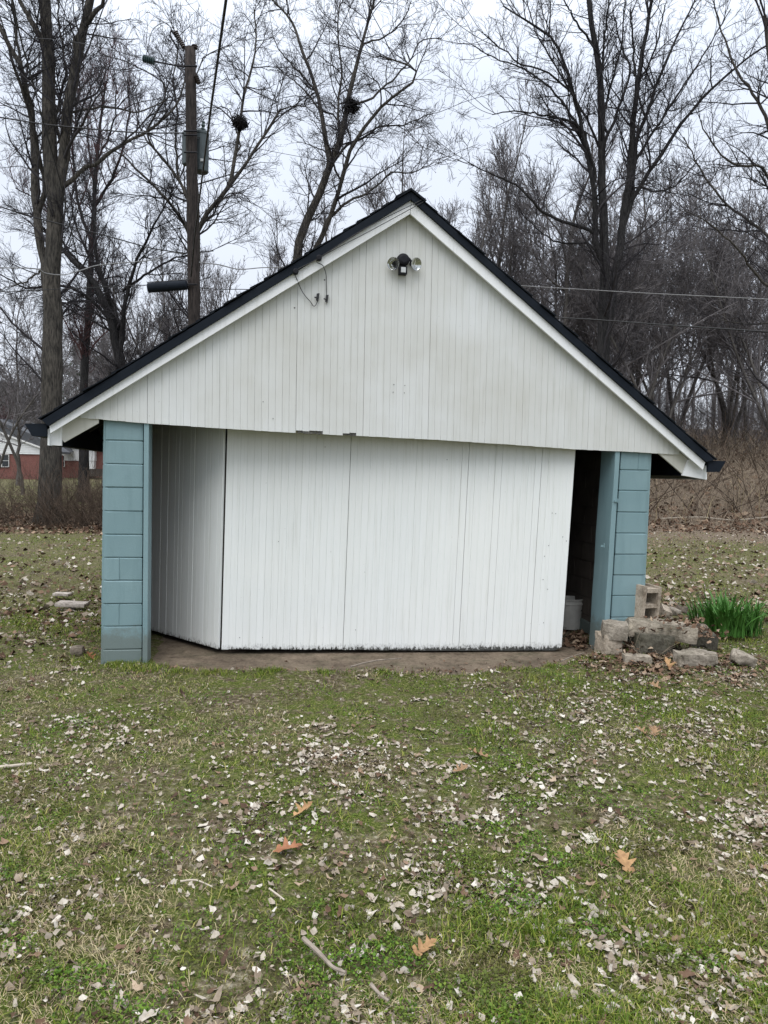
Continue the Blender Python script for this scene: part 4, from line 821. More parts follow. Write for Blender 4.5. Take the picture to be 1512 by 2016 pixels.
for fx, fy, fr_ in fans:
    for j in range(7):
        o = bpy.data.objects.new('leaf', IM[random.randrange(14)]); COL.objects.link(o); o.parent = iris
        x_ = max(-.34, min(.34, fx)) + math.cos(fr_) * (j - 3) * .014; y_ = max(-.2, min(.2, fy)) + math.sin(fr_) * (j - 3) * .014
        o.location = (x_, y_, -.01 + random.uniform(-.02, .0)); out = math.atan2(y_, x_) - math.pi / 2 if random.random() < .65 else random.uniform(0, 6.28)
        o.rotation_euler = (random.uniform(-.08, .15), random.uniform(-.12, .12), out + random.gauss(0, .5)); sc_ = random.uniform(.6, 1.1) * (1 - .45 * abs(x_)); o.scale = (sc_,) * 3

# ------------------------------------------------------------------ trees
def tubes(P, R, k):
    """P (m,n,3), R (m,n) -> V, quads"""
    m, n, _ = P.shape; T = np.empty_like(P); T[:, 1:-1] = P[:, 2:] - P[:, :-2]; T[:, 0] = P[:, 1] - P[:, 0]; T[:, -1] = P[:, -1] - P[:, -2]
    T /= (np.linalg.norm(T, axis=-1, keepdims=True) + 1e-9)
    Tm = P[:, -1] - P[:, 0]; ref = np.where(np.abs(Tm[:, 2:3]) > .75 * np.linalg.norm(Tm, axis=1, keepdims=True), np.array([[1., 0, 0]]), np.array([[0, 0, 1.]]))[:, None, :]
    A = np.cross(np.broadcast_to(ref, T.shape), T); A /= (np.linalg.norm(A, axis=-1, keepdims=True) + 1e-9); B = np.cross(T, A)
    q = np.arange(k) * 2 * math.pi / k
    V = P[:, :, None, :] + R[:, :, None, None] * (np.cos(q)[None, None, :, None] * A[:, :, None, :] + np.sin(q)[None, None, :, None] * B[:, :, None, :])
    i0 = np.arange(m)[:, None, None] * (n * k) + np.arange(n - 1)[None, :, None] * k; j = np.arange(k)[None, None, :]; j2 = (j + 1) % k
    Q = np.stack(np.broadcast_arrays(i0 + j, i0 + j2, i0 + k + j2, i0 + k + j), -1).reshape(-1, 4)
    return V.reshape(-1, 3), Q
class TB:
    def __init__(s): s.V = []; s.F = []; s.n = 0
    def add(s, P, R, k):
        if len(P) == 0: return
        V, Q = tubes(P, R, k); s.V.append(V); s.F.append(Q + s.n); s.n += len(V)
    def build(s, name, mat, parent=None, org=(0, 0, 0), sm=True):
        V = np.concatenate(s.V) - np.array(org); me = mesh_np(name, V, [np.concatenate(s.F)])
        if sm: smooth(me)
        return link(name, me, mat, parent)
def grow(r_, P, R, per_m, n, t0, lf, ang, up, wob, rk, rmin, maxc=60, zup=None):
    """children of every polyline in P"""
    m, npt, _ = P.shape; seg = np.linalg.norm(np.diff(P, axis=1), axis=-1); Ltot = seg.sum(1)
    c = np.clip((Ltot * per_m + r_.random(m)).astype(int), 0, maxc)
    ii = np.repeat(np.arange(m), c); N_ = len(ii)
    if N_ == 0: return np.zeros((0, n, 3)), np.zeros((0, n))
    t = t0 + (1 - t0) * r_.random(N_) ** .85; f = t * (npt - 1); i0 = np.minimum(f.astype(int), npt - 2); fr = (f - i0)[:, None]
    p = P[ii, i0] * (1 - fr) + P[ii, i0 + 1] * fr; T = P[ii, i0 + 1] - P[ii, i0]; T /= (np.linalg.norm(T, axis=1, keepdims=True) + 1e-9)
    rp = R[ii, i0] * (1 - fr[:, 0]) + R[ii, i0 + 1] * fr[:, 0]
    rv = r_.normal(size=(N_, 3)); pr = rv - T * (rv * T).sum(1, keepdims=True); pr /= (np.linalg.norm(pr, axis=1, keepdims=True) + 1e-9)
    a = ang * (.65 + .7 * r_.random(N_))[:, None]; d = np.cos(a) * T + np.sin(a) * pr; d[:, 2] += up * .55; d /= np.linalg.norm(d, axis=1, keepdims=True)
    ln = lf(Ltot[ii], t) * (.55 + .9 * r_.random(N_)); rs = np.minimum(rp * .62, rk * ln); rs = np.maximum(rs, rmin)
    out = np.empty((N_, n, 3)); out[:, 0] = p; cur = p.copy()
    for s_ in range(1, n):
        d = d + r_.normal(size=(N_, 3)) * wob; d[:, 2] += up / (n - 1); d /= np.linalg.norm(d, axis=1, keepdims=True); cur = cur + d * (ln / (n - 1))[:, None]; out[:, s_] = cur
    tt = np.linspace(0, 1, n)[None]; Rr = rs[:, None] * (1 - tt) + np.maximum(rmin, rs * .25)[:, None] * tt
    return out, Rr
def resample(pts, n):
    pts = np.array(pts, float); s = np.concatenate([[0], np.cumsum(np.linalg.norm(np.diff(pts, axis=0), axis=1))]); u = np.linspace(0, s[-1], n)
    return np.stack([np.interp(u, s, pts[:, i]) for i in range(3)], -1)
def hero(name, label, Y, limbs, seed, dens, twigmat='twig', barkmat='bark', group=None, zoom=None, rmin=.0052, base=0.0, levels=4, up=.16, dscale=1.0, lenk=1.0, extra_n=0):
    """limbs: (points in photo px, width px at start, at end, depth drift per metre). First limb is the trunk."""
    r_ = np.random.default_rng(seed); zx, zy, zs = zoom or (0, 0, 1.0)
    polys = []; rads = []
    for k, (pts, w0, w1, drift) in enumerate(limbs):
        q = [(zx + a / zs, zy + b / zs) for a, b in pts]; Ys = Y
        pp = []; y_ = Y + (drift * .0)
        prev = None
        for a, b in q:
            p = at_y(a, b, y_)
            if prev is not None: y_ = y_ + drift * np.linalg.norm(p - prev); p = at_y(a, b, y_)
            pp.append(p); prev = p
        pp = np.array(catmull(pp, 4)); pp = resample(pp, 22); pp[1:-1] += r_.normal(0, .02, (20, 3)) * np.array([1, 2.5, .6])
        m = Y / F_PX / zs; polys.append(pp); rads.append(np.linspace(w0, w1 * .85, 22) * m * (.47 if k == 0 else .42))
    if base is not None:   # carry the trunk down to the ground
        b0 = polys[0][0]; z0 = float(terrain(b0[0], b0[1])) - .15
        if b0[2] > z0 + .3:
            ext = resample(np.array([[b0[0] + base, b0[1], z0], b0]), 8)[:-1]; polys[0] = resample(np.concatenate([ext, polys[0]]), 22); r0 = rads[0][0]; rads[0] = np.linspace(r0 * 1.12, rads[0][-1], 22)
    for k in range(1, len(polys)):      # root every limb inside the limb that carries it
        st = polys[k][0]; best = None
        for j in range(len(polys)):
            if j == k: continue
            dd = np.linalg.norm((polys[j][:-1] - st) * np.array([1, .35, 1]), axis=1); i_ = int(dd.argmin())
            if j < k and (best is None or dd[i_] < best[0]): best = (dd[i_], j, i_)
        j, i_ = best[1], best[2]; at = polys[j][max(i_ - 1, 0)]
        if at[2] > st[2]: at = polys[j][max(i_ - 2, 0)]
        shift = np.zeros((22, 3)); shift[:, 1] = (polys[j][i_][1] - st[1]); polys[k] = resample(np.array([at] + list(polys[k] + shift)), 22)
    P = np.array(polys); R = np.array(rads)
    gz = float(terrain(P[0, 0, 0], P[0, 0, 1])); hgt = P[0, :, 2] - gz
    R[0] *= 1 + .55 * np.exp(-np.maximum(hgt, 0) / .45)   # root flare
    org = P[0, 0].copy(); org[2] = gz
    T = thing(name, org, label, 'tree', group)
    tb = TB(); Rn = R * (1 + r_.normal(0, .035, R.shape)); tb.add(P, Rn, 12); tb.build('trunk', M[barkmat], T, org)
    cr = TB(); pm, le, lv = dens, lenk, levels
    L1 = lambda L_, t: le * (.9 + 1.7 * (1 - t)) * np.minimum(1.2, .5 + L_ * .07)
    P1, R1 = grow(r_, P, R, 2.3 * pm, 7, .18, L1, .9, up, .15, .016, rmin * 1.5, 60)
    # limb ends carry on as thinner branches
    Pt, Rt = grow(r_, P, R, .35, 7, .9, lambda L_, t: le * 2.2 + 0 * t, .35, up, .08, .016, rmin * 1.5, 4)
    P1 = np.concatenate([P1, Pt]); R1 = np.concatenate([R1, Rt])
    cr.add(P1, R1, 5)
    P2, R2 = grow(r_, P1, R1, 3.9 * pm, 5, .15, lambda L_, t: le * (.35 + .35 * L_ * (1.1 - t)), .75, up * .8, .2, .012, rmin * 1.1, 12); cr.add(P2, R2, 4)
    P3, R3 = grow(r_, P2, R2, 6.2 * pm, 4, .12, lambda L_, t: le * (.22 + .35 * L_ * (1.1 - t)), .7, up * .7, .24, .010, rmin * .9, 7); cr.add(P3, R3, 3)
    if lv > 3:
        P4, R4 = grow(r_, P3, R3, 6.2 * pm, 2, .1, lambda L_, t: .12 + .4 * L_ * (1.1 - t), .65, up * .5, .15, .010, rmin * .75, 5); cr.add(P4, R4, 3)
    cr.build('crown', M[twigmat], T, org)
    print(name, 'crown verts', cr.n); return T
Z1 = (0, 0, 2.0); Z2 = (756, 0, 2.0)
hero('ash_tree', 'large grey multi-stemmed bare tree nearest the left edge', 22.5, [
    ([(192, 2030), (200, 1800), (205, 1500), (208, 1300), (210, 1100), (215, 900), (210, 750), (200, 600), (193, 400), (186, 200), (178, 0), (172, -200)], 84, 44, 0),
    ([(225, 780), (245, 640), (262, 480), (285, 310), (312, 190), (340, 60), (358, -30), (390, -200)], 56, 36, -.1),
    ([(190, 1150), (165, 980), (146, 800), (138, 640), (128, 450), (112, 380), (75, 240), (40, 190), (0, 100), (-60, 0)], 44, 20, .25),
    ([(142, 720), (100, 500), (60, 350), (30, 260), (0, 170), (-30, 60)], 26, 12, -.3),
    ([(180, 190), (130, 95), (85, 20), (60, -60)], 32, 18, .3),
    ([(318, 195), (370, 130), (410, 70), (450, 0), (470, -60)], 26, 14, -.2),
    ([(262, 725), (330, 670), (400, 625), (500, 560), (600, 505), (680, 430), (722, 350), (740, 250)], 22, 6, .15),
    ([(285, 465), (350, 448), (440, 440), (520, 455), (600, 445), (680, 400)], 12, 5, -.3),
    ([(135, 460), (95, 300), (70, 120), (60, 0), (50, -80)], 18, 8, -.2),
    ([(252, 620), (235, 540), (225, 460), (250, 330), (262, 260), (240, 120), (230, 0)], 16, 7, .3),
    ([(160, 1040), (110, 1080), (50, 1110), (-20, 1130)], 12, 5, -.3),
], 1, .95, zoom=Z1, barkmat='bark', levels=4)
hero('maple_tree', 'reddish budding bare tree between the grey tree and the utility pole', 33, [
    ([(330, 1500), (350, 1200), (365, 900), (372, 760), (385, 600), (400, 450), (415, 330)], 40, 8, 0),
    ([(360, 950), (310, 800), (290, 640), (295, 480), (310, 350)], 18, 6, .2),
    ([(368, 820), (440, 700), (490, 560), (510, 430), (500, 340)], 16, 6, -.2),
    ([(372, 740), (350, 600), (345, 470), (360, 330)], 12, 5, .2),
    ([(380, 640), (440, 520), (460, 400), (450, 300)], 12, 5, -.2),
    ([(352, 1080), (250, 960), (210, 850), (150, 790), (60, 740)], 14, 5, -.3)], 2, 1.15, 'twig_red', 'bark_dk', zoom=Z1, up=.75, lenk=.85)
hero('leaning_tree', 'dark leaning trunk with fanned limbs left behind the roof slope', 29, [
    ([(490, 1560), (470, 1420), (440, 1280), (400, 1170), (350, 1080), (290, 1030), (200, 930), (120, 840)], 62, 8, 0),
    ([(470, 1430), (455, 1300), (420, 1150), (380, 1020), (370, 900), (365, 760)], 36, 10, .2),
    ([(475, 1400), (490, 1200), (530, 1050), (590, 920), (640, 820), (680, 760)], 26, 6, -.2),
    ([(480, 1330), (440, 1180), (350, 1000), (300, 880), (280, 760)], 22, 7, .3),
    ([(440, 1270), (330, 1160), (220, 1120), (100, 1130), (0, 1080)], 18, 6, -.4),
    ([(500, 1150), (590, 1090), (680, 1040), (760, 1010), (850, 1000)], 14, 5, .1)], 3, 1.05, 'twig', 'bark_dk', zoom=Z1)
hero('nest_tree', 'bare forked tree behind the utility pole carrying the left nest', 26.5, [
    ([(770, 1500), (775, 1150), (778, 960), (782, 880), (850, 800), (930, 700), (990, 610), (1055, 510), (1105, 430)], 44, 8, 0),
    ([(905, 730), (922, 640), (940, 530), (955, 420), (972, 340), (995, 250), (1010, 150), (1000, 30)], 20, 6, .2),
    ([(775, 900), (735, 770), (690, 690), (630, 610), (580, 560), (540, 480)], 22, 6, .2),
    ([(770, 980), (720, 870), (650, 780), (560, 690), (480, 610), (430, 590)], 22, 6, -.2),
    ([(1100, 435), (1150, 418), (1210, 425), (1260, 480)], 8, 4, .2),
    ([(780, 860), (760, 560), (745, 420), (780, 250), (830, 200), (900, 170)], 14, 5, .4),
    ([(690, 690), (680, 560), (690, 420), (670, 300), (690, 150), (660, 60)], 12, 5, .1),
    ([(800, 880), (850, 820), (890, 770), (950, 760), (990, 800)], 10, 4, -.2),
    ([(640, 620), (560, 500), (640, 330), (560, 250), (450, 200), (380, 180)], 11, 4, -.2),
    ([(940, 560), (900, 430), (870, 400), (790, 410)], 8, 4, .2)], 4, .95, zoom=Z1)
hero('walnut_tree', 'crooked bare tree left of the roof peak carrying the right nest', 29, [
    ([(1150, 1300), (1165, 1050), (1180, 940), (1245, 790), (1300, 655), (1340, 560), (1370, 430), (1385, 330), (1420, 200), (1450, 80), (1480, -20)], 60, 9, 0),
    ([(1300, 655), (1285, 570), (1265, 440), (1240, 330), (1190, 200), (1150, 90), (1080, 10), (1040, -20)], 26, 8, .2),
    ([(1230, 1000), (1290, 880), (1345, 700), (1380, 590), (1430, 510), (1480, 440), (1560, 370), (1660, 280), (1500, 220)], 26, 7, -.2),
    ([(1362, 575), (1420, 550), (1500, 500), (1600, 490), (1690, 450)], 12, 5, -.3),
    ([(1285, 875), (1390, 790), (1450, 770), (1540, 690), (1620, 690), (1690, 660)], 15, 5, .1),
    ([(1380, 400), (1440, 400), (1530, 330), (1610, 240), (1660, 160), (1740, 150)], 12, 5, .3),
    ([(1430, 170), (1520, 140), (1590, 70), (1620, 0)], 10, 5, -.2),
    ([(1345, 560), (1330, 420), (1345, 280), (1330, 120), (1340, 0)], 14, 6, .3),
    ([(1262, 430), (1190, 330), (1110, 270), (1080, 240)], 10, 4, .2),
    ([(1240, 330), (1160, 240), (1090, 160), (1060, 90)], 10, 4, -.2)], 5, .92, zoom=Z1, up=.12)
hero('twin_oak', 'tall dark twin-trunked bare tree right of the garage roof', 27, [
    ([(865, 1500), (862, 1400), (866, 1200), (870, 1000), (866, 850), (860, 700), (855, 500), (850, 300), (822, 150), (805, 0), (795, -120)], 52, 20, 0),
    ([(875, 1320), (905, 1130), (928, 1000), (945, 850), (965, 740), (972, 600), (988, 440), (1010, 300), (1040, 100), (1060, -20)], 48, 16, .05),
    ([(982, 800), (1000, 640), (1010, 520), (1050, 430), (1100, 280), (1170, 120), (1240, -20)], 24, 8, .25),
    ([(990, 770), (1080, 630), (1200, 450), (1330, 310), (1460, 200), (1560, 130)], 22, 7, -.2),
    ([(832, 960), (830, 780), (812, 660), (790, 540), (740, 350), (690, 190), (640, 130), (560, 75), (470, 20)], 30, 7, -.1),
    ([(785, 535), (700, 490), (600, 470), (500, 455), (420, 470)], 13, 5, .2),
    ([(828, 912), (700, 870), (610, 825), (520, 730), (430, 690), (330, 640)], 18, 5, -.3),
    ([(805, 955), (700, 955), (640, 930), (560, 860)], 11, 5, .2),
    ([(868, 560), (900, 490), (945, 370), (970, 270), (930, 170), (900, 40)], 16, 6, .3),
    ([(850, 310), (870, 150), (885, 0)], 12, 8, -.2),
    ([(1012, 290), (1000, 150), (990, 0)], 12, 8, .2),
    ([(830, 690), (780, 560), (745, 400), (640, 300), (520, 260), (390, 150)], 14, 5, -.3),
    ([(800, 600), (700, 420), (560, 290), (440, 250), (340, 190)], 13, 5, .2),
    ([(1000, 720), (1090, 740), (1170, 710), (1260, 600)], 10, 5, .2),
    ([(800, 150), (740, 60), (690, -30)], 12, 6, -.2),
    ([(868, 620), (800, 470), (700, 300), (600, 130), (560, -20)], 13, 5, .2),
    ([(862, 480), (900, 330), (940, 170), (950, -20)], 12, 6, -.1),
    ([(995, 640), (1090, 480), (1190, 330), (1300, 160), (1400, -10)], 14, 5, .15),
    ([(1020, 300), (1090, 160), (1130, -20)], 12, 6, -.2)], 6, .84, 'twig', 'bark_dk', zoom=Z2, lenk=.95, up=.24)
hero('edge_tree', 'bare spreading tree cut off by the right edge of the photo', 25, [
    ([(1640, 1900), (1620, 1300), (1590, 900), (1560, 600), (1530, 300), (1500, 60)], 60, 16, 0),
    ([(1585, 880), (1500, 660), (1400, 650), (1290, 560), (1250, 470)], 18, 6, -.2),
    ([(1560, 600), (1460, 380), (1380, 260), (1320, 100), (1300, 0)], 18, 6, .2),
    ([(1600, 1050), (1480, 900), (1350, 800), (1240, 660), (1180, 540)], 18, 6, .2),
    ([(1610, 1200), (1500, 1120), (1400, 1000), (1280, 880), (1180, 830)], 16, 5, -.2),
    ([(1620, 1400), (1540, 1280), (1440, 1280), (1320, 1260)], 12, 5, .1)], 7, .85, zoom=Z2)
hero('slender_tree', 'slender grey trunk right of the roof slope behind the twin-trunked tree', 37, [
    ([(712, 1600), (715, 1300), (720, 1100), (735, 950), (765, 800), (810, 690), (820, 560)], 28, 7, 0),
    ([(722, 1080), (690, 920), (600, 820), (540, 700)], 12, 5, .2),
    ([(740, 920), (800, 850), (850, 700), (870, 600)], 10, 5, -.2),
    ([(718, 1150), (640, 1090), (590, 1000), (570, 900)], 11, 5, -.2)], 8, 1.2, 'twig_haze', 'bark_haze', zoom=Z2, up=.5, levels=3)
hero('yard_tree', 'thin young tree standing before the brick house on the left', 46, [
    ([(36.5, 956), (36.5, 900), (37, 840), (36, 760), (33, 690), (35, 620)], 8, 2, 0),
    ([(36, 830), (15, 800), (-10, 790)], 3, 1.5, .2), ([(37, 860), (60, 800), (90, 770)], 3, 1.5, .2), ([(36, 800), (55, 730), (60, 660)], 3, 1.2, -.2), ([(36, 790), (15, 720), (10, 650)], 3, 1.2, -.2)], 9, 1.0, 'twig_haze', 'bark_haze', levels=3, rmin=.009)
# nests
def nest(px, py, Y, r, label, seed):
    c = at_y(px, py, Y); r_ = np.random.default_rng(seed); T = thing('leaf_nest', c, label, 'nest'); n = 260
    d = r_.normal(size=(n, 3)); d /= np.linalg.norm(d, axis=1, keepdims=True); p = d * (r * 1.15 * r_.random(n) ** .55)[:, None] * np.array([1.1, 1, .8]) + r_.normal(0, r * .12, (n, 3)); t = r_.normal(size=(n, 3)); t /= np.linalg.norm(t, axis=1, keepdims=True)
    P = np.stack([p - t * r * .55, p + d * .03, p + t * r * .55], 1); tb = TB(); tb.add(P, np.full((n, 3), .011), 3); tb.build('twig_ball', M['bark_dk'], T)
    n = 130; d = r_.normal(size=(n, 3)); d /= np.linalg.norm(d, axis=1, keepdims=True); p = d * (r * .8 * r_.random(n) ** .33)[:, None]
    V, Fq = place_templates(LT, LF, p[:, 0], p[:, 1], p[:, 2], np.full(n, .16), r_.random(n) * 6, r_.random(n) * 6, r_.random(n) * 6, r_.integers(0, 24, n))
    link('leaves', mesh_np('leaves', V, [Fq]), M['bark_dk'], T)
nest(472, 241, 26.3, .23, 'round leaf nest in the bare tree behind the utility pole', 1)
nest(692, 208, 28.8, .27, 'round leaf nest high in the crooked tree left of roof peak', 2)

# woodland prototypes
def proto(seed, H, spread, twigmat, barkmat, forks=1, dens=1.0, rmin=.011, up=.5):
    r_ = np.random.default_rng(seed); limbs = []; Rr = []
    for f in range(forks):
        a = r_.random() * 6.28; ln = (.05 if forks == 1 else .16) * H
        pts = [np.zeros(3)]; d = np.array([math.cos(a) * ln / H, math.sin(a) * ln / H, 1.0])
        for i in range(12): d = d + r_.normal(0, .11, 3) * np.array([1, 1, .2]); d[2] = max(d[2], .6); pts.append(pts[-1] + d / np.linalg.norm(d) * H / 12)
        limbs.append(resample(pts, 14)); Rr.append(np.linspace(H * .0082, .016, 14))
    P = np.array(limbs); R = np.array(Rr); R[:, 0] *= 1.35; P[:, 0, 2] -= .4
    tb = TB(); tb.add(P, R, 8); cr = TB()
    P1, R1 = grow(r_, P, R, 2.1, 6, .22, lambda L_, t: spread * (.28 + .9 * (1 - t)), .85, up, .10, .015, rmin * 1.4, 40); cr.add(P1, R1, 4)
    P2, R2 = grow(r_, P1, R1, 2.8 * dens, 5, .15, lambda L_, t: .4 + .38 * L_ * (1.1 - t), .75, up * .7, .14, .012, rmin, 8); cr.add(P2, R2, 3)
    P3, R3 = grow(r_, P2, R2, 4.4 * dens, 3, .12, lambda L_, t: .3 + .4 * L_ * (1.1 - t), .7, up * .6, .16, .010, rmin * .85, 6); cr.add(P3, R3, 3)
    P4, R4 = grow(r_, P3, R3, 2.2 * dens, 2, .2, lambda L_, t: .25 + .35 * L_ * (1.1 - t), .65, up * .4, .1, .010, rmin * .75, 3); cr.add(P4, R4, 3)
    tm = smooth(mesh_np('trunk', np.concatenate(tb.V), [np.concatenate(tb.F)])); tm.materials.append(M[barkmat])
    cm = mesh_np('crown', np.concatenate(cr.V), [np.concatenate(cr.F)]); cm.materials.append(M[twigmat]); print('proto', cr.n)
    return tm, cm
PROT = [proto(31, 15, 3.2, 'twig_haze', 'bark_haze', 1), proto(32, 17, 3.6, 'twig_haze', 'bark_haze', 2), proto(33, 13, 2.6, 'twig_haze', 'bark_haze', 1, 1.1), proto(34, 16, 3.4, 'twig_haze', 'bark_haze', 2, .85), proto(35, 10, 2.4, 'twig_red', 'bark_haze', 3, 1.0), proto(36, 18, 3.0, 'twig_haze', 'bark_haze', 1), proto(37, 14, 6.0, 'twig_haze', 'bark_haze', 3, .8, .012, .15)]
KIND = ['single-stemmed grey', 'two-stemmed grey', 'slender grey', 'dark two-stemmed', 'reddish three-stemmed', 'tall slim grey', 'wide-spreading grey']
def wood_tree(x, y, k, sc, rz, label, group):
    label = label.replace('bare', KIND[k] + ' bare')
    T = thing('woodland_tree', (x, y, float(terrain(x, y))), label, 'tree', group, rz); T.scale = (sc, sc, sc * random.uniform(.9, 1.1))
    for nm, me in zip(('trunk', 'crown'), PROT[k]): link(nm, me, None, T)
random.seed(21)
n_r = 0
for _ in range(400):
    Y_ = random.uniform(36, 88); u = random.uniform(.10, .62); X_ = u * Y_
    if n_r >= 50: break
    wood_tree(X_, Y_, random.choice([0, 1, 2, 3, 5]), random.uniform(.75, 1.15), random.uniform(0, 6.28), 'bare tree in the wood on the hillside right of the garage', 'bare trees on the right hillside'); n_r += 1
for _ in range(26):
    Y_ = random.uniform(34, 80); u = random.uniform(-.30, .10); wood_tree(u * Y_, Y_, random.choice([0, 1, 2, 3, 4, 5]), random.uniform(.7, 1.0), random.uniform(0, 6.28), 'bare tree in the wood behind the garage roof', 'bare trees behind the garage')
for _ in range(20):
    Y_ = random.uniform(74, 110); u = random.uniform(-.60, -.28); wood_tree(u * Y_, Y_, random.choice([0, 1, 2, 3, 4]), random.uniform(.8, 1.1), random.uniform(0, 6.28), 'bare tree behind the brick houses on the left', 'bare trees behind the houses')
for u, Y_, k_ in ((.07, 36, 1), (.12, 39, 3), (.16, 35, 0), (.20, 41, 1), (.03, 40, 5), (-.06, 38, 3)): wood_tree(u * Y_, Y_, k_, .95, random.uniform(0, 6), 'bare tree close behind the right roof slope', 'bare trees close behind the roof')
for u, Y_ in ((.14, 44), (.24, 40), (.31, 46), (.38, 39), (.46, 44), (.53, 38), (.09, 50)): wood_tree(u * Y_, Y_, 6, random.uniform(.85, 1.1), random.uniform(0, 6), 'bare tree at the lower edge of the right hand wood', 'spreading trees at the right wood edge')
for u, Y_, k_ in ((-.52, 86, 6), (-.45, 84, 6), (-.35, 36, 0), (-.36, 62, 6), (-.31, 48, 5), (-.24, 55, 6), (-.20, 35, 0), (-.15, 52, 6), (-.11, 42, 2), (-.05, 48, 6), (0.0, 42, 0), (.04, 56, 6)): wood_tree(u * Y_, Y_, k_, .9, random.uniform(0, 6), 'bare tree among the crowded trees left of the roof peak', 'bare trees left of the roof peak')
for u, Y_, k_ in ((-.49, 38, 2), (-.44, 52, 0), (-.38, 42, 5), (-.345, 50, 1), (-.27, 41, 0), (-.22, 46, 3), (-.17, 38, 2), (-.13, 44, 1), (-.09, 36, 5)): wood_tree(u * Y_, Y_, k_, .85, random.uniform(0, 6), 'bare tree in the thin wood behind the utility pole', 'bare trees behind the utility pole')
for u, Y_, k_ in ((-.33, 44, 4), (-.30, 37, 2), (-.25, 36, 4), (-.53, 40, 2)):
    wood_tree(u * Y_, Y_, k_, .8, random.uniform(0, 6), 'small bare tree at the wood edge left of the garage', 'small bare trees left of the garage')
# far wood closing the background, reads as one mass
r_ = np.random.default_rng(77); n = 230; Yf = r_.uniform(85, 140, n); Uf = r_.uniform(-.75, .75, n); Xf = Uf * Yf; Hf = r_.uniform(9, 16, n); Zf = terrain(Xf, Yf)
b = np.stack([Xf, Yf, Zf - .3], -1); P = np.stack([b, b + np.stack([r_.normal(0, .4, n), r_.normal(0, .4, n), Hf * .5], -1), b + np.stack([r_.normal(0, .9, n), r_.normal(0, .9, n), Hf], -1)], 1)
R = np.stack([Hf * .012, Hf * .008, np.full(n, .03)], 1); tb = TB(); tb.add(P, R, 5)
P1, R1 = grow(r_, P, R, 1.1, 4, .2, lambda L_, t: 1.0 + 2.2 * (1 - t), .8, .5, .12, .014, .03, 14); tb.add(P1, R1, 3)
P2, R2 = grow(r_, P1, R1, 1.3, 3, .15, lambda L_, t: .7 + .5 * L_ * (1 - t), .7, .4, .15, .013, .024, 4); tb.add(P2, R2, 3)
tag(tb.build('far_wood', M['twig_haze'], sm=False), 'distant bare wood closing the background', 'wood', kind='stuff'); print('far wood', tb.n)
# evergreens
def evergreen(px, py, Y, H, label, seed):
    p = at_y(px, py, Y); x, y = p[0], p[1]; z = float(terrain(x, y)); r_ = np.random.default_rng(seed); T = thing('pine_tree', (x, y, z), label, 'tree')
    tb = TB(); tb.add(np.array([[[0, 0, -.3], [0, 0, H * .5], [0, 0, H]]]), np.array([[H * .014, H * .01, .02]]), 7); tb.build('trunk', M['bark_dk'], T)
    n = 2600; t = r_.random(n) ** .8; rad = np.minimum(1 - t, .55) ** .6 * H * .34 * r_.random(n) ** .5 * (.6 + .55 * np.sin(t * 19 + 3 * np.sin(t * 7))); a = r_.random(n) * 6.28
    X = rad * np.cos(a); Y2 = rad * np.sin(a); Z = H * (.12 + .88 * t) - rad * .2 + r_.normal(0, .1, n)
    V, Fq = place_templates(TC * np.array([.35, 1.2, 1]), FC, X, Y2, Z, .25 + .3 * r_.random(n), a - 1.57 + r_.normal(0, .5, n), r_.normal(-.2, .5, n), r_.normal(0, .6, n), np.zeros(n, int)); link('crown', mesh_np('crown', V, [Fq]), M['needle'], T)
evergreen(150, 915, 98, 17, 'dark evergreen showing just right of the large grey trunk', 5)
evergreen(205, 915, 104, 19, 'taller dark evergreen behind the leaning trunk', 6)
evergreen(8, 900, 95, 12, 'far dark evergreen rising over the house roof on the left', 7)

# ------------------------------------------------------------------ undergrowth
def stems(name, X, Y, h, r, lean, mat, label, kids=2.0, kk=3):
    r_ = np.random.default_rng(len(X)); n = len(X); Z = terrain(X, Y) - .05; a = r_.random(n) * 6.28; l = lean * r_.random(n)
    d = np.stack([np.cos(a) * l, np.sin(a) * l, np.ones(n)], -1); b = np.stack([X, Y, Z], -1); P = [b]
    for i in range(4): d = d + r_.normal(0, .18, (n, 3)) + np.stack([np.cos(a) * l, np.sin(a) * l, -.35 * l], -1) * .35; P.append(P[-1] + d / np.linalg.norm(d, axis=1, keepdims=True) * (h / 4)[:, None])
    P = np.stack(P, 1); R = np.stack([r, r * .9, r * .75, r * .6, r * .4], 1); tb = TB(); tb.add(P, R, kk)
    P1, R1 = grow(r_, P, R, kids, 3, .3, lambda L_, t: .15 + .25 * L_, .7, .3, .2, .02, .6 * float(np.min(r)), 5); tb.add(P1, R1, 3)
    return tag(tb.build(name, M[mat], sm=False), label, 'brush', kind='stuff')
X = rng.uniform(6, 24, 3200); Y = 27.6 + rng.random(3200) ** 1.3 * 17; stems('dry_brush', X, Y, rng.uniform(.4, 1.9, 3200) * sstep(26, 30.5, Y), rng.uniform(.005, .011, 3200), .5, 'brush', 'tan dry weed stems and canes below the hillside wood')
X = rng.uniform(4, 46, 2900); Y = 42 + 32 * rng.random(2900) ** 1.3; k = X < .65 * Y; stems('wood_understory', X[k], Y[k], rng.uniform(1.5, 6.0, k.sum()), rng.uniform(.010, .022, k.sum()), .9, 'twig_haze', 'tangled dark understory on the hillside')
X = rng.uniform(-16, -5, 2800); Y = 20.6 + rng.random(2800) ** 1.5 * 6; k = (rng.random(2800) < .45 + .55 * sstep(-10.8, -9.5, X)); stems('bramble_thicket', X[k], Y[k], rng.uniform(.5, 2.0, k.sum()), rng.uniform(.005, .010, k.sum()), .8, 'bramble', 'brown bramble tangle around the large left tree')
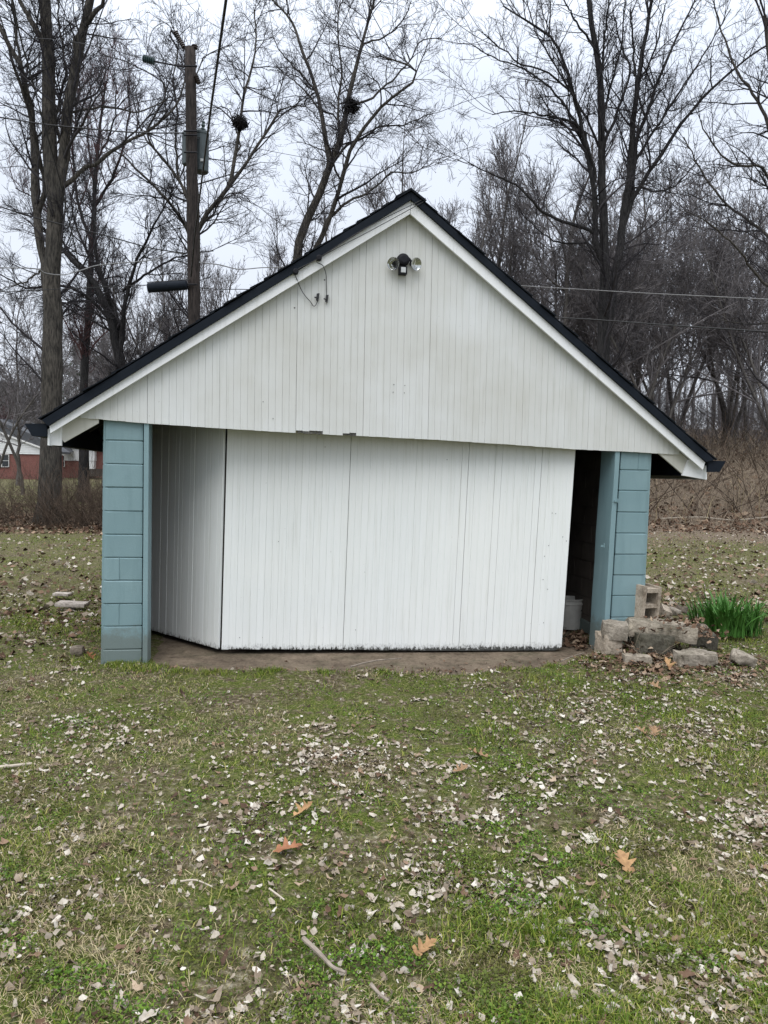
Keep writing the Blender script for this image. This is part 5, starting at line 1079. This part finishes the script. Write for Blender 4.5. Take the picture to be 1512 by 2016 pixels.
X = rng.uniform(-11, 8, 1500); Y = rng.uniform(30, 50, 1500); stems('back_brush', X, Y, rng.uniform(1.5, 5.0, 1500), rng.uniform(.008, .018, 1500), .5, 'bramble', 'bare brush behind the garage')
X = rb[0] + rng.normal(.05, .22, 70); Y = rb[1] + .12 + rng.normal(0, .1, 70); stems('dry_weeds', X, Y, rng.uniform(.1, .3, 70), np.full(70, .0022), .9, 'brush', 'dry weed stalks sticking out of the rubble pile')
n_ = 300; X = rng.uniform(6, 26, n_); Y = 28.5 + rng.random(n_) ** 1.5 * 14; stems('tall_canes', X, Y, rng.uniform(1.2, 3.6, n_), rng.uniform(.012, .024, n_), .8, 'bramble', 'taller dark canes leaning out of the tan brush', 1.2, 4)
n_ = 90; X = rng.uniform(6, 24, n_); Y = 28 + rng.random(n_) ** 1.5 * 9; stems('pale_stalks', X, Y, rng.uniform(.7, 1.8, n_), rng.uniform(.010, .016, n_), .6, 'straw', 'pale dead stalks among the brush', .6, 4)
# two bleached fallen saplings at the wood edge on the right
for pts_, lab in (([(1300, 1021), (1380, 1018), (1440, 1024), (1512, 1018), (1560, 1014)], 'long bleached fallen branch lying along the brush on the right'), ([(1440, 1030), (1512, 1029), (1580, 1026)], 'shorter bleached branch in front of the long fallen one')):
    p = [at_y(a, b, 29) for a, b in pts_]; o = p[0]; ob = MB().tube(catmull([q - o for q in p], 4), .03, 6).build('fallen_branch', M['palestick']); ob.location = tuple(o); tag(ob, lab, 'branch')

# ------------------------------------------------------------------ utility pole
YP = 17.0; pt_, pb_ = at_y(374.5, 95, YP), at_y(382, 640, YP); dv = pb_ - pt_; zg = float(terrain(pb_[0], pb_[1])); pg = pt_ + dv * ((pt_[2] - zg + .2) / -dv[2] * 1.0)
up_ = thing('utility_pole', (pg[0], pg[1], zg), 'weathered wooden utility pole rising behind the left roof slope', 'utility pole'); uo = np.array([pg[0], pg[1], zg])
m17 = YP / F_PX
pp = resample([pg, pt_], 14); MB().tube([p - uo for p in pp], np.linspace(.143, .118, 14), 14).build('shaft', M['pole'], up_, sm=True)
U = lambda px, py, Y=YP: at_y(px, py, Y) - uo
def can():   # transformer can hung on the far right side of the pole
    c0, c1 = U(396, 340, 17.35), U(397, 268, 17.35); ax = c1 - c0; h = np.linalg.norm(ax)
    tr = MB().lathe([(0, .15), (.02, .165), (h, .165), (h + .02, .175), (h + .06, .175), (h + .14, .10), (h + .16, .02)], c0, ax, 20).build('transformer', M['xfmr'], up_)
    MB().lathe([(0, .035), (.05, .05), (.08, .03), (.12, .05), (.16, .03), (.2, .04)], U(399, 258, 17.25), (0.15, -.2, 1), 10).build('bushing', M['porcelain'], tr)
    for y_ in (275, 330): MB().tube([U(378, y_, 17.1), U(392, y_, 17.25)], .03, 6).build('bracket', M['fixture'], tr)
    MB().box(*[v for p in [(U(398, 315, 17.18))] for v in (p[0] - .04, p[0] + .04, p[1] - .01, p[1] + .01, p[2] - .03, p[2] + .03)]).build('nameplate', M['sensor'], tr)
can()
c0, c1 = U(366, 325, 17.1), U(366, 265, 17.1); MB().lathe([(0, .07), (.02, .085), (.7, .085), (.74, .05)], c0, c1 - c0, 14).build('cutout_box', M['xfmr'], up_)
def insul(p, ax, n, r, mat, name='insulator'):
    prof = []
    for i in range(n): prof += [(i * .045, r * .5), (i * .045 + .012, r), (i * .045 + .03, r * .85)]
    prof += [(n * .045, r * .4)]
    return MB().lathe(prof, p, ax, 12).build(name, mat, up_)
insul(U(383, 96), (0.05, 0, 1), 2, .075, M['porc_br'])
insul(U(362, 94), np.array(U(345, 62)) - np.array(U(362, 94)), 9, .055, M['porc_br'])
insul(U(386, 150, 16.95), (0.4, 0, -1), 4, .06, M['porc_br'])
insul(U(304, 121), np.array(U(282, 115)) - np.array(U(304, 121)), 6, .085, M['porcelain'])
MB().tube([U(362, 132), U(304, 121)], .018, 6).build('strain_rod', M['fixture'], up_)
MB().tube([U(368, 100), U(358, 90), U(352, 80), U(337, 60), U(334, 70), U(350, 95)], .022, 6).build('cutout_arm', M['fixture'], up_)
MB().tube(catmull([U(343, 64), U(325, 45), U(300, 60), U(290, 100), U(284, 116)], 5), .008, 5).build('jumper_wire', M['wire'], up_)
for y_ in (130, 258, 266, 300, 560): MB().tube([U(362, y_, 16.82), U(388, y_, 16.82)], .018, 6).build('band', M['fixture'], up_)
# black cylindrical closure beside the pole
ca, cb = at_y(291, 567, 16.8), at_y(369, 561, 16.85); cl = thing('splice_enclosure', (ca + cb) / 2, 'black cylindrical cable enclosure hung beside the utility pole', 'cable enclosure'); mo = (ca + cb) / 2; ln = np.linalg.norm(cb - ca)
MB().lathe([(0, .09), (.012, .108), (ln * .48, .108), (ln * .49, .112), (ln * .52, .112), (ln * .53, .108), (ln - .02, .105), (ln, .06)], ca - mo, cb - ca, 18).build('case', M['dark'], cl)
MB().tube([ca - mo + (-.02, 0, .125), (ca + cb) / 2 - mo + (0, 0, .118), cb - mo + (.05, 0, .125)], .010, 6).build('strand', M['wire'], cl)
for t in (.12, .5, .85): q = ca + (cb - ca) * t - mo; MB().tube([q + (0, 0, .095), q + (0, 0, .13)], .014, 6).build('clamp', M['fixture'], cl)
# wires
def wire(pts, r, mat, label, group=None):
    p = [at_y(a, b, y) for a, b, y in pts]; o = p[0]; ob = MB().tube(catmull([q - o for q in p], 7), r, 6).build('overhead_wire', M[mat], sm=True); ob.location = tuple(o); tag(ob, label, 'wire', group)
wire([(462, -120, 6.5), (445, 0, 7.6), (427, 130, 9.2), (411, 245, 11), (396, 365, 13.2), (383, 470, 15.6), (376, 545, 16.8)], .0155, 'wire', 'thick black service cable running from the pole over the camera')
wire([(8, -60, 12), (25, 0, 12.5), (38, 65, 13), (60, 145, 14), (88, 250, 15.5), (115, 345, 17), (135, 430, 18.5), (160, 540, 20)], .013, 'wire', 'black cable slanting down across the left tree trunks')
wire([(-40, 225, 15), (0, 231, 15.3), (90, 245, 16), (180, 254, 16.5), (270, 261, 16.8), (362, 262, 17)], .014, 'wire', 'black wire from the left edge to the transformer height')
wire([(-40, 395, 13), (0, 407, 13.5), (75, 430, 14.4), (150, 449, 15.3), (230, 470, 16.1), (300, 489, 16.6), (368, 499, 17)], .012, 'wire', 'black wire sloping from left edge to the middle of pole')
wire([(-40, 526, 14), (0, 527, 14.3), (70, 529, 15), (90, 538, 15.2), (125, 541, 15.5), (160, 532, 15.8), (200, 521, 16.2), (300, 512, 16.7), (330, 497, 16.8), (366, 500, 17)], .011, 'wire_lt', 'pale wavy cable from left edge to the pole')
wire([(385, 516, 17), (430, 521, 17.5), (470, 530, 18), (515, 527, 18.5), (560, 526, 19), (640, 524, 20)], .013, 'wire_lt', 'pale wavy cable from the pole to behind the roof')
wire([(-40, 577, 15), (0, 575, 15.2), (120, 569, 15.9), (220, 564, 16.4), (292, 561, 16.8)], .008, 'wire', 'thin black wire from left edge into the black enclosure')
wire([(369, 563, 16.85), (420, 569, 17.5), (490, 570, 18.2), (560, 575, 19)], .010, 'wire', 'thin black wire from enclosure to behind the roof slope')
wire([(-40, 92, 20), (60, 76, 20), (140, 82, 19), (210, 96, 18), (282, 115, 17)], .008, 'wire', 'thin wire reaching the green insulator at the pole top')
wire([(340, -40, 20), (365, 0, 19.5), (400, 35, 19), (470, 78, 19)], .006, 'wire', 'thin loose wire above the pole top')
wire([(980, 558, 21), (1035, 563, 20.5), (1150, 570, 19.5), (1270, 577, 18.6), (1390, 583, 17.8), (1512, 589, 17), (1580, 592, 16.6)], 0.0095, 'wire_lt', 'pale cable right of the garage roof, upper of two')
wire([(1040, 619, 20.5), (1095, 625, 20), (1180, 630, 19.3), (1300, 639, 18.4), (1420, 647, 17.6), (1512, 653, 17), (1580, 657, 16.6)], .017, 'wire', 'black cable right of the garage roof, lower of two')
wire([(388, 270, 17), (470, 285, 20), (600, 310, 24), (760, 335, 29)], .007, 'wire', 'thin faint wire leading right from the transformer')
wire([(700, 128, 40), (840, 160, 38), (930, 180, 36), (1100, 210, 33)], .010, 'wire_lt', 'faint distant wire crossing the sky over the roof peak')

# ------------------------------------------------------------------ neighbouring houses on the left
def hs(px, py, Y, o): return at_y(px, py, Y) - o
def quadslab(mb, pxs, Y, o, depth):
    a = [hs(x, y, Y, o) for x, y in pxs]; return mb.loft([[tuple(p) for p in a], [(p[0], p[1] + depth, p[2]) for p in a]])
YH = 68.0; ho = at_y(40, 943, YH); h1 = thing('brick_house', ho, 'red brick house with white gable siding at the far left', 'house')
quadslab(MB(), [(-70, 891), (104, 895), (104, 947), (-70, 943)], YH, ho, 2.2).build('brick_wall', M['brick'], h1)
sid = quadslab(MB(), [(-70, 889), (110, 894), (110, 892), (16, 860), (-30, 842), (-70, 860)], YH - .05, ho, 2.1).build('gable_siding', M['siding'], h1)
for k in range(12):      # lapped siding boards
    z0_ = hs(0, 893, YH, ho)[2] + k * .16; xa = hs(-70, 890, YH, ho)[0]; xb = hs(112 - k * 8.2, 890, YH, ho)[0]; xa += k * .0
    MB().hexa([(xa, -.10, z0_), (xb, -.10, z0_), (xb, -.055, z0_), (xa, -.055, z0_), (xa, -.07, z0_ + .155), (xb - .3, -.07, z0_ + .155), (xb - .3, -.055, z0_ + .155), (xa, -.055, z0_ + .155)]).build('siding_board', M['siding'], sid)
r1 = quadslab(MB(), [(-30, 838), (16, 856), (116, 893), (116, 889), (70, 858), (16, 836), (-30, 820)], YH - .25, ho, 2.5).build('roof', M['roof_far'], h1)
quadslab(MB(), [(-30, 841.5), (16, 859.5), (116, 896), (116, 893), (16, 856), (-30, 838)], YH - .3, ho, .1).build('rake_board', M['winframe'], r1)
quadslab(MB(), [(-90, 822), (40, 826), (82, 850), (82, 852), (-90, 848)], YH + 2.6, ho, 2).build('main_roof', M['roof_far'], h1)
quadslab(MB(), [(-90, 848), (84, 851), (84, 854), (-90, 851)], YH + 2.4, ho, .15).build('gutter', M['winframe'], h1)
def window(h, o, x0, x1, y0, y1, Y, mid=True):
    f = MB(); t = .9
    for q in ([(x0, y0), (x1, y0), (x1, y0 + t), (x0, y0 + t)], [(x0, y1 - t), (x1, y1 - t), (x1, y1), (x0, y1)], [(x0, y0 + t), (x0 + t, y0 + t), (x0 + t, y1 - t), (x0, y1 - t)], [(x1 - t, y0 + t), (x1, y0 + t), (x1, y1 - t), (x1 - t, y1 - t)]): quadslab(f, q, Y, o, .1)
    if mid: quadslab(f, [(x0 + t, (y0 + y1) / 2 - .4), (x1 - t, (y0 + y1) / 2 - .4), (x1 - t, (y0 + y1) / 2 + .4), (x0 + t, (y0 + y1) / 2 + .4)], Y, o, .1)
    w = f.build('window', M['winframe'], h); quadslab(MB(), [(x0 + .3, y0 + .3), (x1 - .3, y0 + .3), (x1 - .3, y1 - .3), (x0 + .3, y1 - .3)], Y + .04, o, .03).build('pane', M['winglass'], w)
window(h1, ho, 3, 17.5, 894.5, 919.5, YH - .12); window(h1, ho, -16, 3, 894.5, 919.5, YH - .12)
window(h1, ho, 98, 108, 896, 919, YH - .12)
YB = 76.0; h2o = at_y(165, 940, YB); h2 = thing('brick_house', h2o, 'second house of white siding over brick seen under the eave', 'house')
quadslab(MB(), [(118, 907), (168, 908), (168, 941), (118, 941)], YB, h2o, 8).build('brick_wall', M['brick'], h2)
quadslab(MB(), [(118, 872), (186, 874), (186, 907.5), (118, 906.5)], YB - .06, h2o, 8).build('upper_siding', M['siding'], h2)
quadslab(MB(), [(168.3, 908), (185, 908), (185, 938), (168.3, 938)], YB - .03, h2o, 4).build('corner_siding', M['siding'], h2)
quadslab(MB(), [(184, 880), (215, 882), (215, 940), (184, 940)], YB + .5, h2o, 6).build('brick_wing', M['brick'], h2)
quadslab(MB(), [(110, 874), (200, 876), (180, 846), (125, 845)], YB - .6, h2o, 9).build('roof', M['roof_far'], h2)
quadslab(MB(), [(116, 889), (136, 890), (130, 882), (116, 880)], YB - 1.5, h2o, 1.2).build('porch_roof', M['roof_far'], h2)
window(h2, h2o, 120, 127, 896, 919, YB - .12); window(h2, h2o, 157, 163, 911, 932, YB - .12)
window(h2, h2o, 140, 145, 878, 884, YB - .12, False); window(h2, h2o, 158, 163, 878, 884, YB - .12, False)
YF = 70; fo = at_y(187, 937, YF); ac = thing('board_fence', fo, 'short dark wooden fence beside the second house', 'fence')
for k in range(7):
    x0 = 176 + k * 4.2; quadslab(MB(), [(x0, 923), (x0 + 3.8, 923), (x0 + 3.8, 938), (x0, 938)], YF, fo, .04).build('board', M['rawwood'], ac)
quadslab(MB(), [(175, 926), (206, 926), (206, 928), (175, 928)], YF + .06, fo, .05).build('rail', M['rawwood'], ac)
